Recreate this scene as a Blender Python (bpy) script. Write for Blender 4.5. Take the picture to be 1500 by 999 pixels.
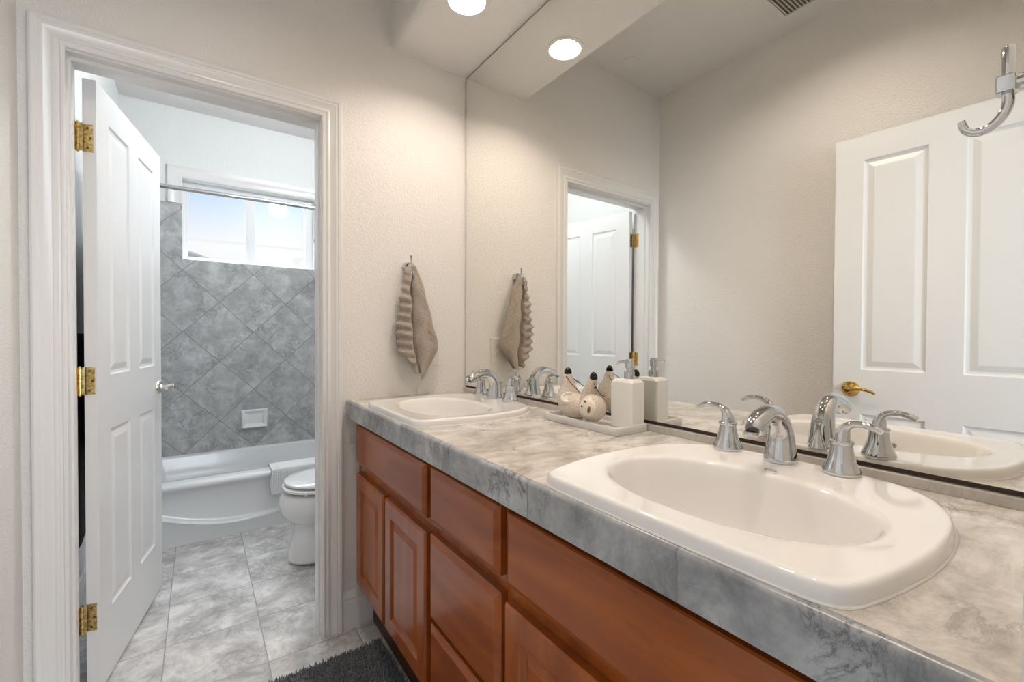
import bpy, bmesh, math, random
from mathutils import Vector, Matrix
random.seed(7)
PI = math.pi
for o in list(bpy.data.objects): bpy.data.objects.remove(o, do_unlink=True)
S = bpy.context.scene
C = S.collection

# ------------------------------------------------------------------ camera
F_PX, TH, PITCH, ROLL = 652.84, 0.6128, -0.0130, 0.0039
cam_d = bpy.data.cameras.new('camera'); cam = bpy.data.objects.new('camera', cam_d); C.objects.link(cam)
S.camera = cam
cam_d.sensor_width = 36; cam_d.lens = F_PX*36/1500; cam_d.clip_start = 0.01
c_, s_ = math.cos(TH), math.sin(TH); cp, sp = math.cos(PITCH), math.sin(PITCH)
r0 = Vector((c_, -s_, 0)); fw = Vector((s_*cp, c_*cp, sp)); u0 = r0.cross(fw)
cr, sr = math.cos(ROLL), math.sin(ROLL)
R_ = cr*r0 + sr*u0; U_ = cr*u0 - sr*r0
cam.matrix_world = Matrix(((R_.x, U_.x, -fw.x, 0), (R_.y, U_.y, -fw.y, 0), (R_.z, U_.z, -fw.z, 1.2), (0, 0, 0, 1)))

# ------------------------------------------------------------------ view
S.view_settings.view_transform = 'Standard'; S.view_settings.look = 'None'
S.view_settings.gamma = 1.0; S.view_settings.use_curve_mapping = False
S.view_settings.exposure = 0.06

# ------------------------------------------------------------------ sky
W = bpy.data.worlds.new('world'); S.world = W; W.use_nodes = True
nt = W.node_tree; nt.nodes.clear()
wo = nt.nodes.new('ShaderNodeOutputWorld'); bg = nt.nodes.new('ShaderNodeBackground')
tc = nt.nodes.new('ShaderNodeTexCoord'); sx = nt.nodes.new('ShaderNodeSeparateXYZ')
rp = nt.nodes.new('ShaderNodeValToRGB')
nt.links.new(tc.outputs['Generated'], sx.inputs[0]); nt.links.new(sx.outputs['Z'], rp.inputs[0])
nt.links.new(rp.outputs[0], bg.inputs[0]); nt.links.new(bg.outputs[0], wo.inputs[0])
el = rp.color_ramp.elements
el[0].position = 0.0; el[0].color = (0.45, 0.46, 0.47, 1)
el[1].position = 0.10; el[1].color = (1.0, 1.0, 1.0, 1)
for pos, col in ((0.165, (0.97, 0.985, 1.0, 1)), (0.25, (0.62, 0.78, 1.0, 1)), (0.45, (0.55, 0.75, 1.0, 1))):
    e = el.new(pos); e.color = col
bg.inputs[1].default_value = 0.96

# ------------------------------------------------------------------ area lights (daylight through the windows)
def area(name, loc, rot, sx_, sy_, power, col, spread=PI):
    l = bpy.data.lights.new(name, 'AREA'); l.shape = 'RECTANGLE'; l.size = sx_; l.size_y = sy_
    l.energy = power; l.color = col; l.spread = spread
    o = bpy.data.objects.new(name, l); C.objects.link(o); o.location = loc; o.rotation_euler = rot
    return o
# lamp in the unseen bedroom window behind the camera, added to brighten the room
area('unseen_bedroom_daylight', (1.45, -3.45, 1.45), (PI/2, 0, 0), 1.9, 1.5, 105, (0.82, 0.91, 1.0))

# ------------------------------------------------------------------ constants (metres)
XM, YB, XL, XC, ZC = 1.0367, 1.863, -0.421, 0.488, 0.935
YB2 = 1.980           # tub side of the back wall
YT, YA = 3.883, 3.122 # tiled wall, tub apron
ZCEIL, ZSOF, XSOF = 2.766, 2.411, 0.672
YE = 0.045            # entry wall face
XR = 1.045            # right wall
WARM = (1.0, 0.86, 0.73)

# ------------------------------------------------------------------ materials
def mat(name, col=(0.8, 0.8, 0.8), rough=0.5, metal=0.0, coat=0.0, spec=0.5, sub=0.0):
    m = bpy.data.materials.new(name); m.use_nodes = True
    b = m.node_tree.nodes['Principled BSDF']
    b.inputs['Base Color'].default_value = (*col, 1); b.inputs['Roughness'].default_value = rough
    b.inputs['Metallic'].default_value = metal; b.inputs['Coat Weight'].default_value = coat
    b.inputs['Specular IOR Level'].default_value = spec
    b.inputs['Coat Roughness'].default_value = 0.05
    return m
def nodes(m): return m.node_tree, m.node_tree.nodes['Principled BSDF']
def N(nt, t, **kw):
    n = nt.nodes.new(t)
    for k, v in kw.items():
        if k in n.inputs.keys(): n.inputs[k].default_value = v
        else: setattr(n, k, v)
    return n
def coords(nt, scale=(1, 1, 1), rot=(0, 0, 0), loc=(0, 0, 0)):
    t = nt.nodes.new('ShaderNodeTexCoord'); mp = nt.nodes.new('ShaderNodeMapping')
    mp.inputs['Scale'].default_value = scale; mp.inputs['Rotation'].default_value = rot; mp.inputs['Location'].default_value = loc
    nt.links.new(t.outputs['Object'], mp.inputs[0]); return mp.outputs[0]
def bump(m, scale, strength, dist=0.001, detail=2, vec=None, rough=0.5):
    nt, b = nodes(m)
    n = N(nt, 'ShaderNodeTexNoise', Scale=scale, Detail=detail, Roughness=rough)
    nt.links.new(vec or coords(nt), n.inputs['Vector'])
    bp = N(nt, 'ShaderNodeBump', Strength=strength, Distance=dist)
    nt.links.new(n.outputs[0], bp.inputs['Height']); nt.links.new(bp.outputs[0], b.inputs['Normal'])
    return n, bp
def ramp(nt, src, stops):
    r = nt.nodes.new('ShaderNodeValToRGB'); e = r.color_ramp.elements
    e[0].position, e[0].color = stops[0][0], (*stops[0][1], 1); e[1].position, e[1].color = stops[-1][0], (*stops[-1][1], 1)
    for p, c in stops[1:-1]: q = e.new(p); q.color = (*c, 1)
    nt.links.new(src, r.inputs[0]); return r.outputs[0]
def math_(nt, op, a, b=None):
    n = nt.nodes.new('ShaderNodeMath'); n.operation = op
    for i, v in enumerate((a, b)):
        if v is None: continue
        if isinstance(v, (int, float)): n.inputs[i].default_value = v
        else: nt.links.new(v, n.inputs[i])
    return n.outputs[0]

M = {}
def paint(name, col, rough=0.45):
    m = mat(name, col, rough, spec=0.4)
    bump(m, 150, 0.8, 0.0036, 3)
    return m
M['wall'] = paint('wall_paint', (0.81, 0.785, 0.755), 0.38)
M['ceil'] = paint('ceiling_paint', (0.81, 0.79, 0.765), 0.6)
M['tubwall'] = paint('bath_wall_paint', (0.82, 0.83, 0.83), 0.45)
M['trim'] = mat('trim_enamel', (0.80, 0.79, 0.78), 0.25)
M['door'] = mat('door_enamel', (0.80, 0.80, 0.80), 0.30)
_nt, _b = nodes(M['door'])
_n = N(_nt, 'ShaderNodeTexNoise', Scale=1.0, Detail=3.0); _nt.links.new(coords(_nt, (300, 300, 9)), _n.inputs['Vector'])
_bp = N(_nt, 'ShaderNodeBump', Strength=0.25, Distance=0.0006); _nt.links.new(_n.outputs[0], _bp.inputs['Height']); _nt.links.new(_bp.outputs[0], _b.inputs['Normal'])
M['porcelain'] = mat('sink_porcelain', (0.84, 0.82, 0.80), 0.07, coat=0.6)
M['white_china'] = mat('white_china', (0.82, 0.83, 0.84), 0.10, coat=0.5)
M['tub'] = mat('tub_enamel', (0.80, 0.82, 0.84), 0.18, coat=0.3)
M['chrome'] = mat('chrome', (0.60, 0.605, 0.615), 0.06, 1.0)
M['nickel'] = mat('satin_nickel', (0.72, 0.70, 0.64), 0.22, 1.0)
M['brass'] = mat('worn_brass', (0.62, 0.44, 0.16), 0.28, 1.0)
_nt, _b = nodes(M['brass'])
_n = N(_nt, 'ShaderNodeTexNoise', Scale=120.0, Detail=3.0); _nt.links.new(coords(_nt), _n.inputs['Vector'])
_nt.links.new(ramp(_nt, _n.outputs[0], [(0.35, (0.42, 0.26, 0.08)), (0.6, (0.75, 0.60, 0.28))]), _b.inputs['Base Color'])
M['gold'] = mat('polished_brass', (0.60, 0.38, 0.10), 0.12, 1.0)
M['mirror'] = mat('mirror_silver', (0.90, 0.90, 0.865), 0.0, 1.0)
M['dark'] = mat('dark_brown_edge', (0.05, 0.03, 0.02), 0.5)
M['screw'] = mat('dark_screw', (0.10, 0.08, 0.05), 0.4, 0.8)
M['stonewhite'] = mat('white_stoneware', (0.80, 0.79, 0.76), 0.35)
M['trayrim'] = mat('tray_glaze', (0.66, 0.64, 0.62), 0.3)
M['plastic'] = mat('ivory_plastic', (0.80, 0.77, 0.70), 0.35)
M['slot'] = mat('outlet_slot', (0.05, 0.05, 0.05), 0.6)
M['black'] = mat('black_glaze', (0.008, 0.008, 0.009), 0.22, spec=0.35)
M['cord'] = mat('black_cord', (0.02, 0.02, 0.02), 0.7)
M['brown'] = mat('brown_glaze', (0.22, 0.09, 0.03), 0.25)
M['vinyl'] = mat('window_vinyl', (0.82, 0.83, 0.84), 0.35)
M['caulk'] = mat('white_caulk', (0.75, 0.73, 0.70), 0.5)
M['mark'] = mat('grey_print', (0.33, 0.29, 0.22), 0.3)
M['charcoal'] = mat('charcoal_terry', (0.075, 0.082, 0.092), 0.95)
bump(M['charcoal'], 500, 0.8, 0.003)
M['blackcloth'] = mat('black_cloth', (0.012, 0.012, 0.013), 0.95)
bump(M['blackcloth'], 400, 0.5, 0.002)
M['rug'] = mat('rug_yarn', (0.17, 0.18, 0.20), 0.95)
M['carpet'] = mat('beige_carpet', (0.50, 0.46, 0.40), 0.95)
M['duct'] = mat('duct_brown', (0.22, 0.19, 0.15), 0.8)  # even dark brown for the sheet behind the vent slats
M['roof'] = mat('pale_roof', (0.80, 0.80, 0.80), 0.9)

# glass: plain clear pane
g = mat('clear_glass', (1, 1, 1), 0.0); M['glass'] = g
nt_, b_ = nodes(g); nt_.nodes.remove(b_)
tr = nt_.nodes.new('ShaderNodeBsdfTransparent'); gl = nt_.nodes.new('ShaderNodeBsdfGlossy'); mx = nt_.nodes.new('ShaderNodeMixShader')
gl.inputs['Roughness'].default_value = 0.02; mx.inputs[0].default_value = 0.04
nt_.links.new(tr.outputs[0], mx.inputs[1]); nt_.links.new(gl.outputs[0], mx.inputs[2])
nt_.links.new(mx.outputs[0], nt_.nodes['Material Output'].inputs[0])

def emis(name, col, st):
    m = bpy.data.materials.new(name); m.use_nodes = True; nt = m.node_tree; nt.nodes.clear()
    e = nt.nodes.new('ShaderNodeEmission'); o = nt.nodes.new('ShaderNodeOutputMaterial')
    e.inputs[0].default_value = (*col, 1); e.inputs[1].default_value = st; nt.links.new(e.outputs[0], o.inputs[0]); return m
M['bulb'] = emis('lamp_glow', (1.0, 0.93, 0.80), 2.5)
M['fill_diffuser'] = emis('fill_diffuser_glow', (0.95, 0.98, 1.0), 3.0)  # glow of the unseen lamp added in the bath

# terry for the taupe hand towel
m = mat('taupe_terry', (0.42, 0.33, 0.25), 0.95); M['taupe'] = m
nt_, b_ = nodes(m); b_.inputs['Sheen Weight'].default_value = 0.3
n_, bp_ = bump(m, 420, 0.9, 0.003, 3)
n2 = N(nt_, 'ShaderNodeTexNoise', Scale=260.0, Detail=2.0); nt_.links.new(coords(nt_), n2.inputs['Vector'])
nt_.links.new(ramp(nt_, n2.outputs[0], [(0.3, (0.31, 0.255, 0.210)), (0.7, (0.51, 0.435, 0.37))]), b_.inputs['Base Color'])

# white waffle bath mat
m = mat('white_waffle_cotton', (0.80, 0.82, 0.84), 0.9); M['waffle'] = m
nt_, b_ = nodes(m)
v_ = N(nt_, 'ShaderNodeTexVoronoi', Scale=110.0); v_.distance = 'CHEBYCHEV'; v_.inputs['Randomness'].default_value = 0.1
nt_.links.new(coords(nt_), v_.inputs['Vector'])
bp_ = N(nt_, 'ShaderNodeBump', Strength=0.9, Distance=0.004); nt_.links.new(v_.outputs['Distance'], bp_.inputs['Height']); nt_.links.new(bp_.outputs[0], b_.inputs['Normal'])

# stone: clouded grey stone tile with optional joints
def stone(name, stops, scale, joints=None, rough=0.3, vein=(0.25, 0.24, 0.23), vein_amt=0.35, stretch=(1, 1, 1), jcol=(0.42, 0.42, 0.42), jw=0.006, per_tile=1.0, contrast=1.0):
    m = mat(name, (0.5, 0.5, 0.5), rough); nt, b = nodes(m)
    base = coords(nt)
    sep = nt.nodes.new('ShaderNodeSeparateXYZ'); nt.links.new(base, sep.inputs[0])
    vec = base; line = None
    if joints:
        (ax, ay, pu, pv, ou, ov) = joints
        def lin(w):   # weighted sum of x,y,z
            t = None
            for k, q in zip('XYZ', w):
                if q == 0: continue
                term = math_(nt, 'MULTIPLY', sep.outputs[k], q)
                t = term if t is None else math_(nt, 'ADD', t, term)
            return t
        u = math_(nt, 'DIVIDE', math_(nt, 'SUBTRACT', lin(ax), ou), pu)
        fu = math_(nt, 'FRACT', u); iu = math_(nt, 'FLOOR', u)
        du = math_(nt, 'MULTIPLY', math_(nt, 'MINIMUM', fu, math_(nt, 'SUBTRACT', 1.0, fu)), pu)
        dmin = du; iv = None
        if ay:
            v = math_(nt, 'DIVIDE', math_(nt, 'SUBTRACT', lin(ay), ov), pv)
            fv = math_(nt, 'FRACT', v); iv = math_(nt, 'FLOOR', v)
            dv = math_(nt, 'MULTIPLY', math_(nt, 'MINIMUM', fv, math_(nt, 'SUBTRACT', 1.0, fv)), pv)
            dmin = math_(nt, 'MINIMUM', du, dv)
        line = math_(nt, 'LESS_THAN', dmin, jw/2)
        cmb = nt.nodes.new('ShaderNodeCombineXYZ'); nt.links.new(iu, cmb.inputs[0])
        if iv is not None: nt.links.new(iv, cmb.inputs[1])
        wn = nt.nodes.new('ShaderNodeTexWhiteNoise'); nt.links.new(cmb.outputs[0], wn.inputs['Vector'])
        sc = nt.nodes.new('ShaderNodeVectorMath'); sc.operation = 'SCALE'; sc.inputs['Scale'].default_value = 7.0*per_tile
        nt.links.new(wn.outputs['Color'], sc.inputs[0])
        ad = nt.nodes.new('ShaderNodeVectorMath'); ad.operation = 'ADD'
        nt.links.new(base, ad.inputs[0]); nt.links.new(sc.outputs[0], ad.inputs[1]); vec = ad.outputs[0]
    mp = nt.nodes.new('ShaderNodeMapping'); mp.inputs['Scale'].default_value = stretch; nt.links.new(vec, mp.inputs[0])
    n1 = N(nt, 'ShaderNodeTexNoise', Scale=scale, Detail=12.0, Roughness=0.72, Distortion=0.35)
    nt.links.new(mp.outputs[0], n1.inputs['Vector'])
    col = ramp(nt, n1.outputs[0], stops)
    n2 = N(nt, 'ShaderNodeTexNoise', Scale=scale*1.5, Detail=9.0, Roughness=0.68, Distortion=0.8)
    nt.links.new(mp.outputs[0], n2.inputs['Vector'])
    d = math_(nt, 'ABSOLUTE', math_(nt, 'SUBTRACT', n2.outputs[0], 0.5))
    n3 = N(nt, 'ShaderNodeTexNoise', Scale=scale*0.8, Detail=2.0); nt.links.new(mp.outputs[0], n3.inputs['Vector'])
    k = ramp(nt, d, [(0.0, (1, 1, 1)), (0.008, (0.45, 0.45, 0.45)), (0.04, (0, 0, 0))])
    k2 = ramp(nt, n3.outputs[0], [(0.45, (0, 0, 0)), (0.6, (1, 1, 1))])
    ka = math_(nt, 'MULTIPLY', math_(nt, 'MULTIPLY', k, k2), vein_amt)
    mxn = nt.nodes.new('ShaderNodeMix'); mxn.data_type = 'RGBA'
    nt.links.new(ka, mxn.inputs[0]); nt.links.new(col, mxn.inputs[6]); mxn.inputs[7].default_value = (*vein, 1)
    out = mxn.outputs[2]
    if line is not None:
        m2 = nt.nodes.new('ShaderNodeMix'); m2.data_type = 'RGBA'
        nt.links.new(line, m2.inputs[0]); nt.links.new(out, m2.inputs[6]); m2.inputs[7].default_value = (*jcol, 1); out = m2.outputs[2]
        bp = N(nt, 'ShaderNodeBump', Strength=0.5, Distance=0.001); bp.invert = True
        nt.links.new(line, bp.inputs['Height']); nt.links.new(bp.outputs[0], b.inputs['Normal'])
    nt.links.new(out, b.inputs['Base Color'])
    return m
M['walltile'] = stone('grey_wall_tile', [(0.34, (0.33, 0.335, 0.335)), (0.5, (0.46, 0.465, 0.465)), (0.66, (0.64, 0.645, 0.645))], 9.0,
    joints=((0.7071, 0, 0.7071), (-0.7071, 0, 0.7071), 0.305, 0.305, 0.7071*1.125, 0.7071*0.875), rough=0.35, vein=(0.17, 0.175, 0.18), vein_amt=0.85, jcol=(0.24, 0.245, 0.25), jw=0.004)
M['floortile'] = stone('grey_floor_tile', [(0.36, (0.34, 0.335, 0.33)), (0.5, (0.56, 0.555, 0.55)), (0.62, (0.78, 0.775, 0.77))], 6.5,
    joints=((1, 0, 0), (0, 1, 0), 0.314, 0.31, 0.204, 1.833), rough=0.33, vein=(0.24, 0.24, 0.23), vein_amt=0.8, jcol=(0.30, 0.30, 0.30), jw=0.004)
M['countertop'] = stone('counter_stone', [(0.33, (0.33, 0.295, 0.25)), (0.47, (0.53, 0.495, 0.45)), (0.62, (0.74, 0.72, 0.685))], 6.0,
    rough=0.14, vein=(0.20, 0.18, 0.15), vein_amt=0.8, stretch=(0.9, 1.5, 1))
M['counteredge'] = stone('counter_edge_tile', [(0.34, (0.20, 0.205, 0.215)), (0.5, (0.36, 0.37, 0.38)), (0.66, (0.54, 0.55, 0.56))], 7.0,
    joints=((0, 1, 0), None, 0.31, 1, -0.005, 0), rough=0.25, vein=(0.09, 0.09, 0.10), vein_amt=0.9, jcol=(0.22, 0.22, 0.22), jw=0.003)
M['strip'] = stone('strip_stone', [(0.3, (0.42, 0.39, 0.35)), (0.7, (0.62, 0.59, 0.54))], 8.0, rough=0.2)

# cherry wood
def wood(name, vertical):
    m = mat(name, (0.3, 0.08, 0.02), 0.30, coat=0.5, spec=0.25); nt, b = nodes(m)
    b.inputs['Coat Roughness'].default_value = 0.10
    sc = (9, 9, 1.3) if vertical else (9, 1.3, 9)
    v = coords(nt, sc)
    n1 = N(nt, 'ShaderNodeTexNoise', Scale=1.6, Detail=4.0, Distortion=0.5); nt.links.new(v, n1.inputs['Vector'])
    w = math_(nt, 'FRACT', math_(nt, 'MULTIPLY', n1.outputs[0], 7.0))
    c1 = ramp(nt, n1.outputs[0], [(0.3, (0.225, 0.044, 0.006)), (0.7, (0.390, 0.100, 0.013))])
    ln = ramp(nt, w, [(0.0, (0.62, 0.55, 0.5)), (0.10, (1, 1, 1)), (1.0, (1, 1, 1))])
    mm = nt.nodes.new('ShaderNodeMix'); mm.data_type = 'RGBA'; mm.blend_type = 'MULTIPLY'; mm.inputs[0].default_value = 0.45
    nt.links.new(c1, mm.inputs[6]); nt.links.new(ln, mm.inputs[7]); nt.links.new(mm.outputs[2], b.inputs['Base Color'])
    return m
M['wood_h'] = wood('cherry_wood_horizontal', False); M['wood_v'] = wood('cherry_wood_vertical', True)
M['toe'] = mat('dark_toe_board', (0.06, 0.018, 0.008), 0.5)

# ------------------------------------------------------------------ builders
def wloc(o):
    v = Vector((0, 0, 0))
    while o is not None: v += o.location; o = o.parent
    return v
def obj(name, bm, m=None, parent=None, smooth=None, bevel=0, subd=0):
    if parent is not None:
        off = wloc(parent); bmesh.ops.translate(bm, verts=bm.verts, vec=-off)
    bmesh.ops.recalc_face_normals(bm, faces=bm.faces)
    me = bpy.data.meshes.new(name); bm.to_mesh(me); bm.free()
    if m: me.materials.append(m)
    o = bpy.data.objects.new(name, me); C.objects.link(o); o.parent = parent
    if smooth is not None:
        for p in me.polygons: p.use_smooth = True
        if smooth < 180: me.set_sharp_from_angle(angle=math.radians(smooth))
    if bevel:
        b = o.modifiers.new('bevel', 'BEVEL'); b.width = bevel; b.segments = 2; b.limit_method = 'ANGLE'; b.angle_limit = math.radians(40)
    if subd:
        b = o.modifiers.new('subd', 'SUBSURF'); b.levels = subd; b.render_levels = subd
    return o
def tag(o, label, cat, group=None):
    o['label'] = label; o['category'] = cat
    if group: o['group'] = group
    return o
def struct(name, bm, m, parent=None, **k):
    o = obj(name, bm, m, parent, **k)
    if parent is None: o['kind'] = 'structure'
    return o
def thing(name, label, cat, loc, group=None):
    o = bpy.data.objects.new(name, None); C.objects.link(o); o.location = loc; o.empty_display_size = 0.05
    return tag(o, label, cat, group)
def copy_tree(o, parent=None):
    c = o.copy(); C.objects.link(c); c.parent = parent
    for ch in [q for q in bpy.data.objects if q.parent == o]: copy_tree(ch, c)
    return c
def BM(): return bmesh.new()
def box(bm, x0, x1, y0, y1, z0, z1):
    v = [bm.verts.new(p) for p in ((x0,y0,z0),(x1,y0,z0),(x1,y1,z0),(x0,y1,z0),(x0,y0,z1),(x1,y0,z1),(x1,y1,z1),(x0,y1,z1))]
    for f in ((0,3,2,1),(4,5,6,7),(0,1,5,4),(1,2,6,5),(2,3,7,6),(3,0,4,7)): bm.faces.new([v[i] for i in f])
def loft(bm, rings, cap0=True, cap1=True, closed=True):
    rs = [[bm.verts.new(p) for p in r] for r in rings]
    n = len(rs[0])
    for a, b in zip(rs, rs[1:]):
        for i in range(n if closed else n-1):
            j = (i+1) % n
            bm.faces.new((a[i], a[j], b[j], b[i]))
    if cap0: bm.faces.new(rs[0])
    if cap1: bm.faces.new(rs[-1])
    return rs
def tube(bm, path, rad, seg=12, cap=True, flat=1.0):
    path = [Vector(p) for p in path]; n = len(path)
    if not isinstance(rad, (list, tuple)): rad = [rad]*n
    t0 = (path[1]-path[0]).normalized(); ref = Vector((0, 0, 1)) if abs(t0.z) < 0.9 else Vector((0, 1, 0))
    a = t0.cross(ref).normalized(); rings = []
    for i, p in enumerate(path):
        t = (path[min(i+1, n-1)]-path[max(i-1, 0)]).normalized()
        a = (a - t*a.dot(t)).normalized(); b = t.cross(a)
        rings.append([p + (a*math.cos(k*2*PI/seg) + b*math.sin(k*2*PI/seg)*flat)*rad[i] for k in range(seg)])
    loft(bm, rings, cap, cap)
def cr_(pts, sub=6, closed=False):
    out = []; n = len(pts); P = [Vector(p) for p in pts]
    rng = range(n) if closed else range(n-1)
    for i in rng:
        if closed: p0, p1, p2, p3 = P[(i-1) % n], P[i], P[(i+1) % n], P[(i+2) % n]
        else: p0, p1, p2, p3 = P[max(i-1, 0)], P[i], P[i+1], P[min(i+2, n-1)]
        for k in range(sub):
            t = k/sub
            out.append(0.5*((2*p1) + (p2-p0)*t + (2*p0-5*p1+4*p2-p3)*t*t + (3*p1-p0-3*p2+p3)*t**3))
    if not closed: out.append(P[-1])
    return out
def interp(vals, sub):
    return [v.x for v in cr_([(v, 0, 0) for v in vals], sub)]
def lathe(bm, prof, cx, cy, cz=0, seg=28, axis='z', cap=True):
    rings = []
    for r, h in prof:
        ring = []
        for k in range(seg):
            a = 2*PI*k/seg; p = (math.cos(a)*r, math.sin(a)*r, h)
            if axis == 'z': q = (cx+p[0], cy+p[1], cz+p[2])
            elif axis == 'y': q = (cx+p[0], cy+p[2], cz+p[1])
            else: q = (cx+p[2], cy+p[0], cz+p[1])
            ring.append(q)
        rings.append(ring)
    loft(bm, rings, cap, cap)
def ellipsoid(bm, c, r, rot=None, seg=24, rings=14):
    m = Matrix.Translation(Vector(c)) @ (rot.to_4x4() if rot else Matrix.Identity(4)) @ Matrix.Diagonal((*r, 1))
    bmesh.ops.create_uvsphere(bm, u_segments=seg, v_segments=rings, radius=1, matrix=m)
def paneled_face(bm, w0, w1, z0, z1, panels, prof, mp):
    """front face with rectangular panels; prof = [(inset, depth)]; mp(w, z, depth) -> point"""
    ws = sorted({w0, w1, *[p[0] for p in panels], *[p[1] for p in panels]}); zs = sorted({z0, z1, *[p[2] for p in panels], *[p[3] for p in panels]})
    vc = {}
    def V(w, z):
        k = (round(w, 5), round(z, 5))
        if k not in vc: vc[k] = bm.verts.new(mp(w, z, 0))
        return vc[k]
    for a, b in zip(ws, ws[1:]):
        for c, d in zip(zs, zs[1:]):
            if any(p[0]-1e-6 <= a and b <= p[1]+1e-6 and p[2]-1e-6 <= c and d <= p[3]+1e-6 for p in panels): continue
            bm.faces.new((V(a, c), V(b, c), V(b, d), V(a, d)))
    for (a, b, c, d) in panels:
        prev = [V(a, c), V(b, c), V(b, d), V(a, d)]
        for ins, dep in prof:
            cur = [bm.verts.new(mp(w, z, dep)) for w, z in ((a+ins, c+ins), (b-ins, c+ins), (b-ins, d-ins), (a+ins, d-ins))]
            for i in range(4): bm.faces.new((prev[i], prev[(i+1) % 4], cur[(i+1) % 4], cur[i]))
            prev = cur
        bm.faces.new(prev)
    return V
def casing(bm, xl, xr, zt, prof, mp, z0=0.0, four=False):
    """mitred casing round an opening: prof = [(offset outwards, height off the wall)]"""
    rows = []
    for d, h in prof:
        pts = [(xl-d, z0-(d if four else 0)), (xl-d, zt+d), (xr+d, zt+d), (xr+d, z0-(d if four else 0))]
        rows.append([bm.verts.new(mp(x, z, h)) for x, z in pts])
    for a, b in zip(rows, rows[1:]):
        for i in range(4 if four else 3):
            j = (i+1) % 4
            bm.faces.new((a[i], a[j], b[j], b[i]))
    if not four:
        for i in (0, 3):
            bm.faces.new([r[i] for r in rows])
def rrect(cx, cy, hx, hy, r, z, n=5):
    pts = []
    for (sx1, sy1, a0) in ((1, 1, 0), (-1, 1, PI/2), (-1, -1, PI), (1, -1, 1.5*PI)):
        for k in range(n+1):
            a = a0 + k*PI/2/n
            pts.append((cx+sx1*(hx-r)+math.cos(a)*r, cy+sy1*(hy-r)+math.sin(a)*r, z))
    return pts

# ================================================================== LARGE STRUCTURE
b = BM(); box(b, -2.6, 2.6, -3.6, 4.1, -0.08, 0.0); struct('floor', b, M['floortile'])
b = BM(); ec = (0.22, 0.80); q = 0.12
box(b, -2.6, 2.6, -3.6, ec[1]-q, ZCEIL, ZCEIL+0.09); box(b, -2.6, 2.6, ec[1]+q, 4.1, ZCEIL, ZCEIL+0.09); box(b, -2.6, ec[0]-q, ec[1]-q, ec[1]+q, ZCEIL, ZCEIL+0.09); box(b, ec[0]+q, 2.6, ec[1]-q, ec[1]+q, ZCEIL, ZCEIL+0.09)
inner = []; outer = []
for k in range(32):
    a = 2*PI*(k+0.0)/32; t = q/max(abs(math.cos(a)), abs(math.sin(a)))
    inner.append(b.verts.new((ec[0]+math.cos(a)*0.068, ec[1]+math.sin(a)*0.068, ZCEIL))); outer.append(b.verts.new((ec[0]+math.cos(a)*t, ec[1]+math.sin(a)*t, ZCEIL)))
for k in range(32): b.faces.new((inner[k], inner[(k+1) % 32], outer[(k+1) % 32], outer[k]))
struct('ceiling', b, M['ceil'])
b = BM(); box(b, XL-0.12, XL, YE-0.12, YB2-0.05, 0, ZCEIL); struct('wall_left', b, M['wall'])
b = BM(); box(b, XL-0.12, XL, YB2-0.05, 4.02, 0, ZCEIL); struct('wall_left_bath', b, M['tubwall'])
b = BM(); box(b, XR, XR+0.12, YE-0.12, YB2-0.05, 0, ZCEIL); struct('wall_right', b, M['wall'])
b = BM(); box(b, XR, XR+0.12, YB2-0.05, 4.02, 0, ZCEIL); struct('wall_right_bath', b, M['tubwall'])
# back wall with the doorway (two skins, so each room keeps its own paint)
OL, OR, OH = -0.337, 0.410, 2.058
for nm, ya, yb, mm in (('wall_back', YB, YB+0.06, M['wall']), ('wall_back_bath', YB+0.06, YB2, M['tubwall'])):
    b = BM(); box(b, XL, OL, ya, yb, 0, ZCEIL); box(b, OR, XR, ya, yb, 0, ZCEIL); box(b, OL, OR, ya, yb, OH, ZCEIL)
    struct(nm, b, mm)
# entry wall with the doorway the camera stands in
EL, ER = -0.32, 0.46
b = BM(); box(b, XL, EL, YE-0.12, YE, 0, ZCEIL); box(b, ER, XR, YE-0.12, YE, 0, ZCEIL); box(b, EL, ER, YE-0.12, YE, 2.07, ZCEIL)
struct('wall_entry', b, M['wall'])
# tub wall with the window opening
WX0, WX1, WZ0, WZ1 = -0.09, 0.768, 1.722, 2.285
b = BM(); box(b, XL, WX0, YT, 4.02, 0, ZCEIL); box(b, WX1, XR, YT, 4.02, 0, ZCEIL)
box(b, WX0, WX1, YT, 4.02, 0, WZ0); box(b, WX0, WX1, YT, 4.02, WZ1, ZCEIL)
struct('wall_tub', b, M['tubwall'])
# tile surround
ZT = 2.108
b = BM(); t0, t1 = YT-0.010, YT
box(b, XL+0.010, WX0, t0, t1, 0.351, ZT); box(b, WX1, XR-0.010, t0, t1, 0.351, ZT); box(b, WX0, WX1, t0, t1, 0.351, WZ0)
struct('wall_tub_tile', b, M['walltile'])
for nm, xa, xb in (('wall_tub_tile_left', XL, XL+0.010), ('wall_tub_tile_right', XR-0.010, XR)):
    b = BM(); box(b, xa, xb, YA-0.02, YT, 0.351, ZT); struct(nm, b, M['walltile'])
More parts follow.
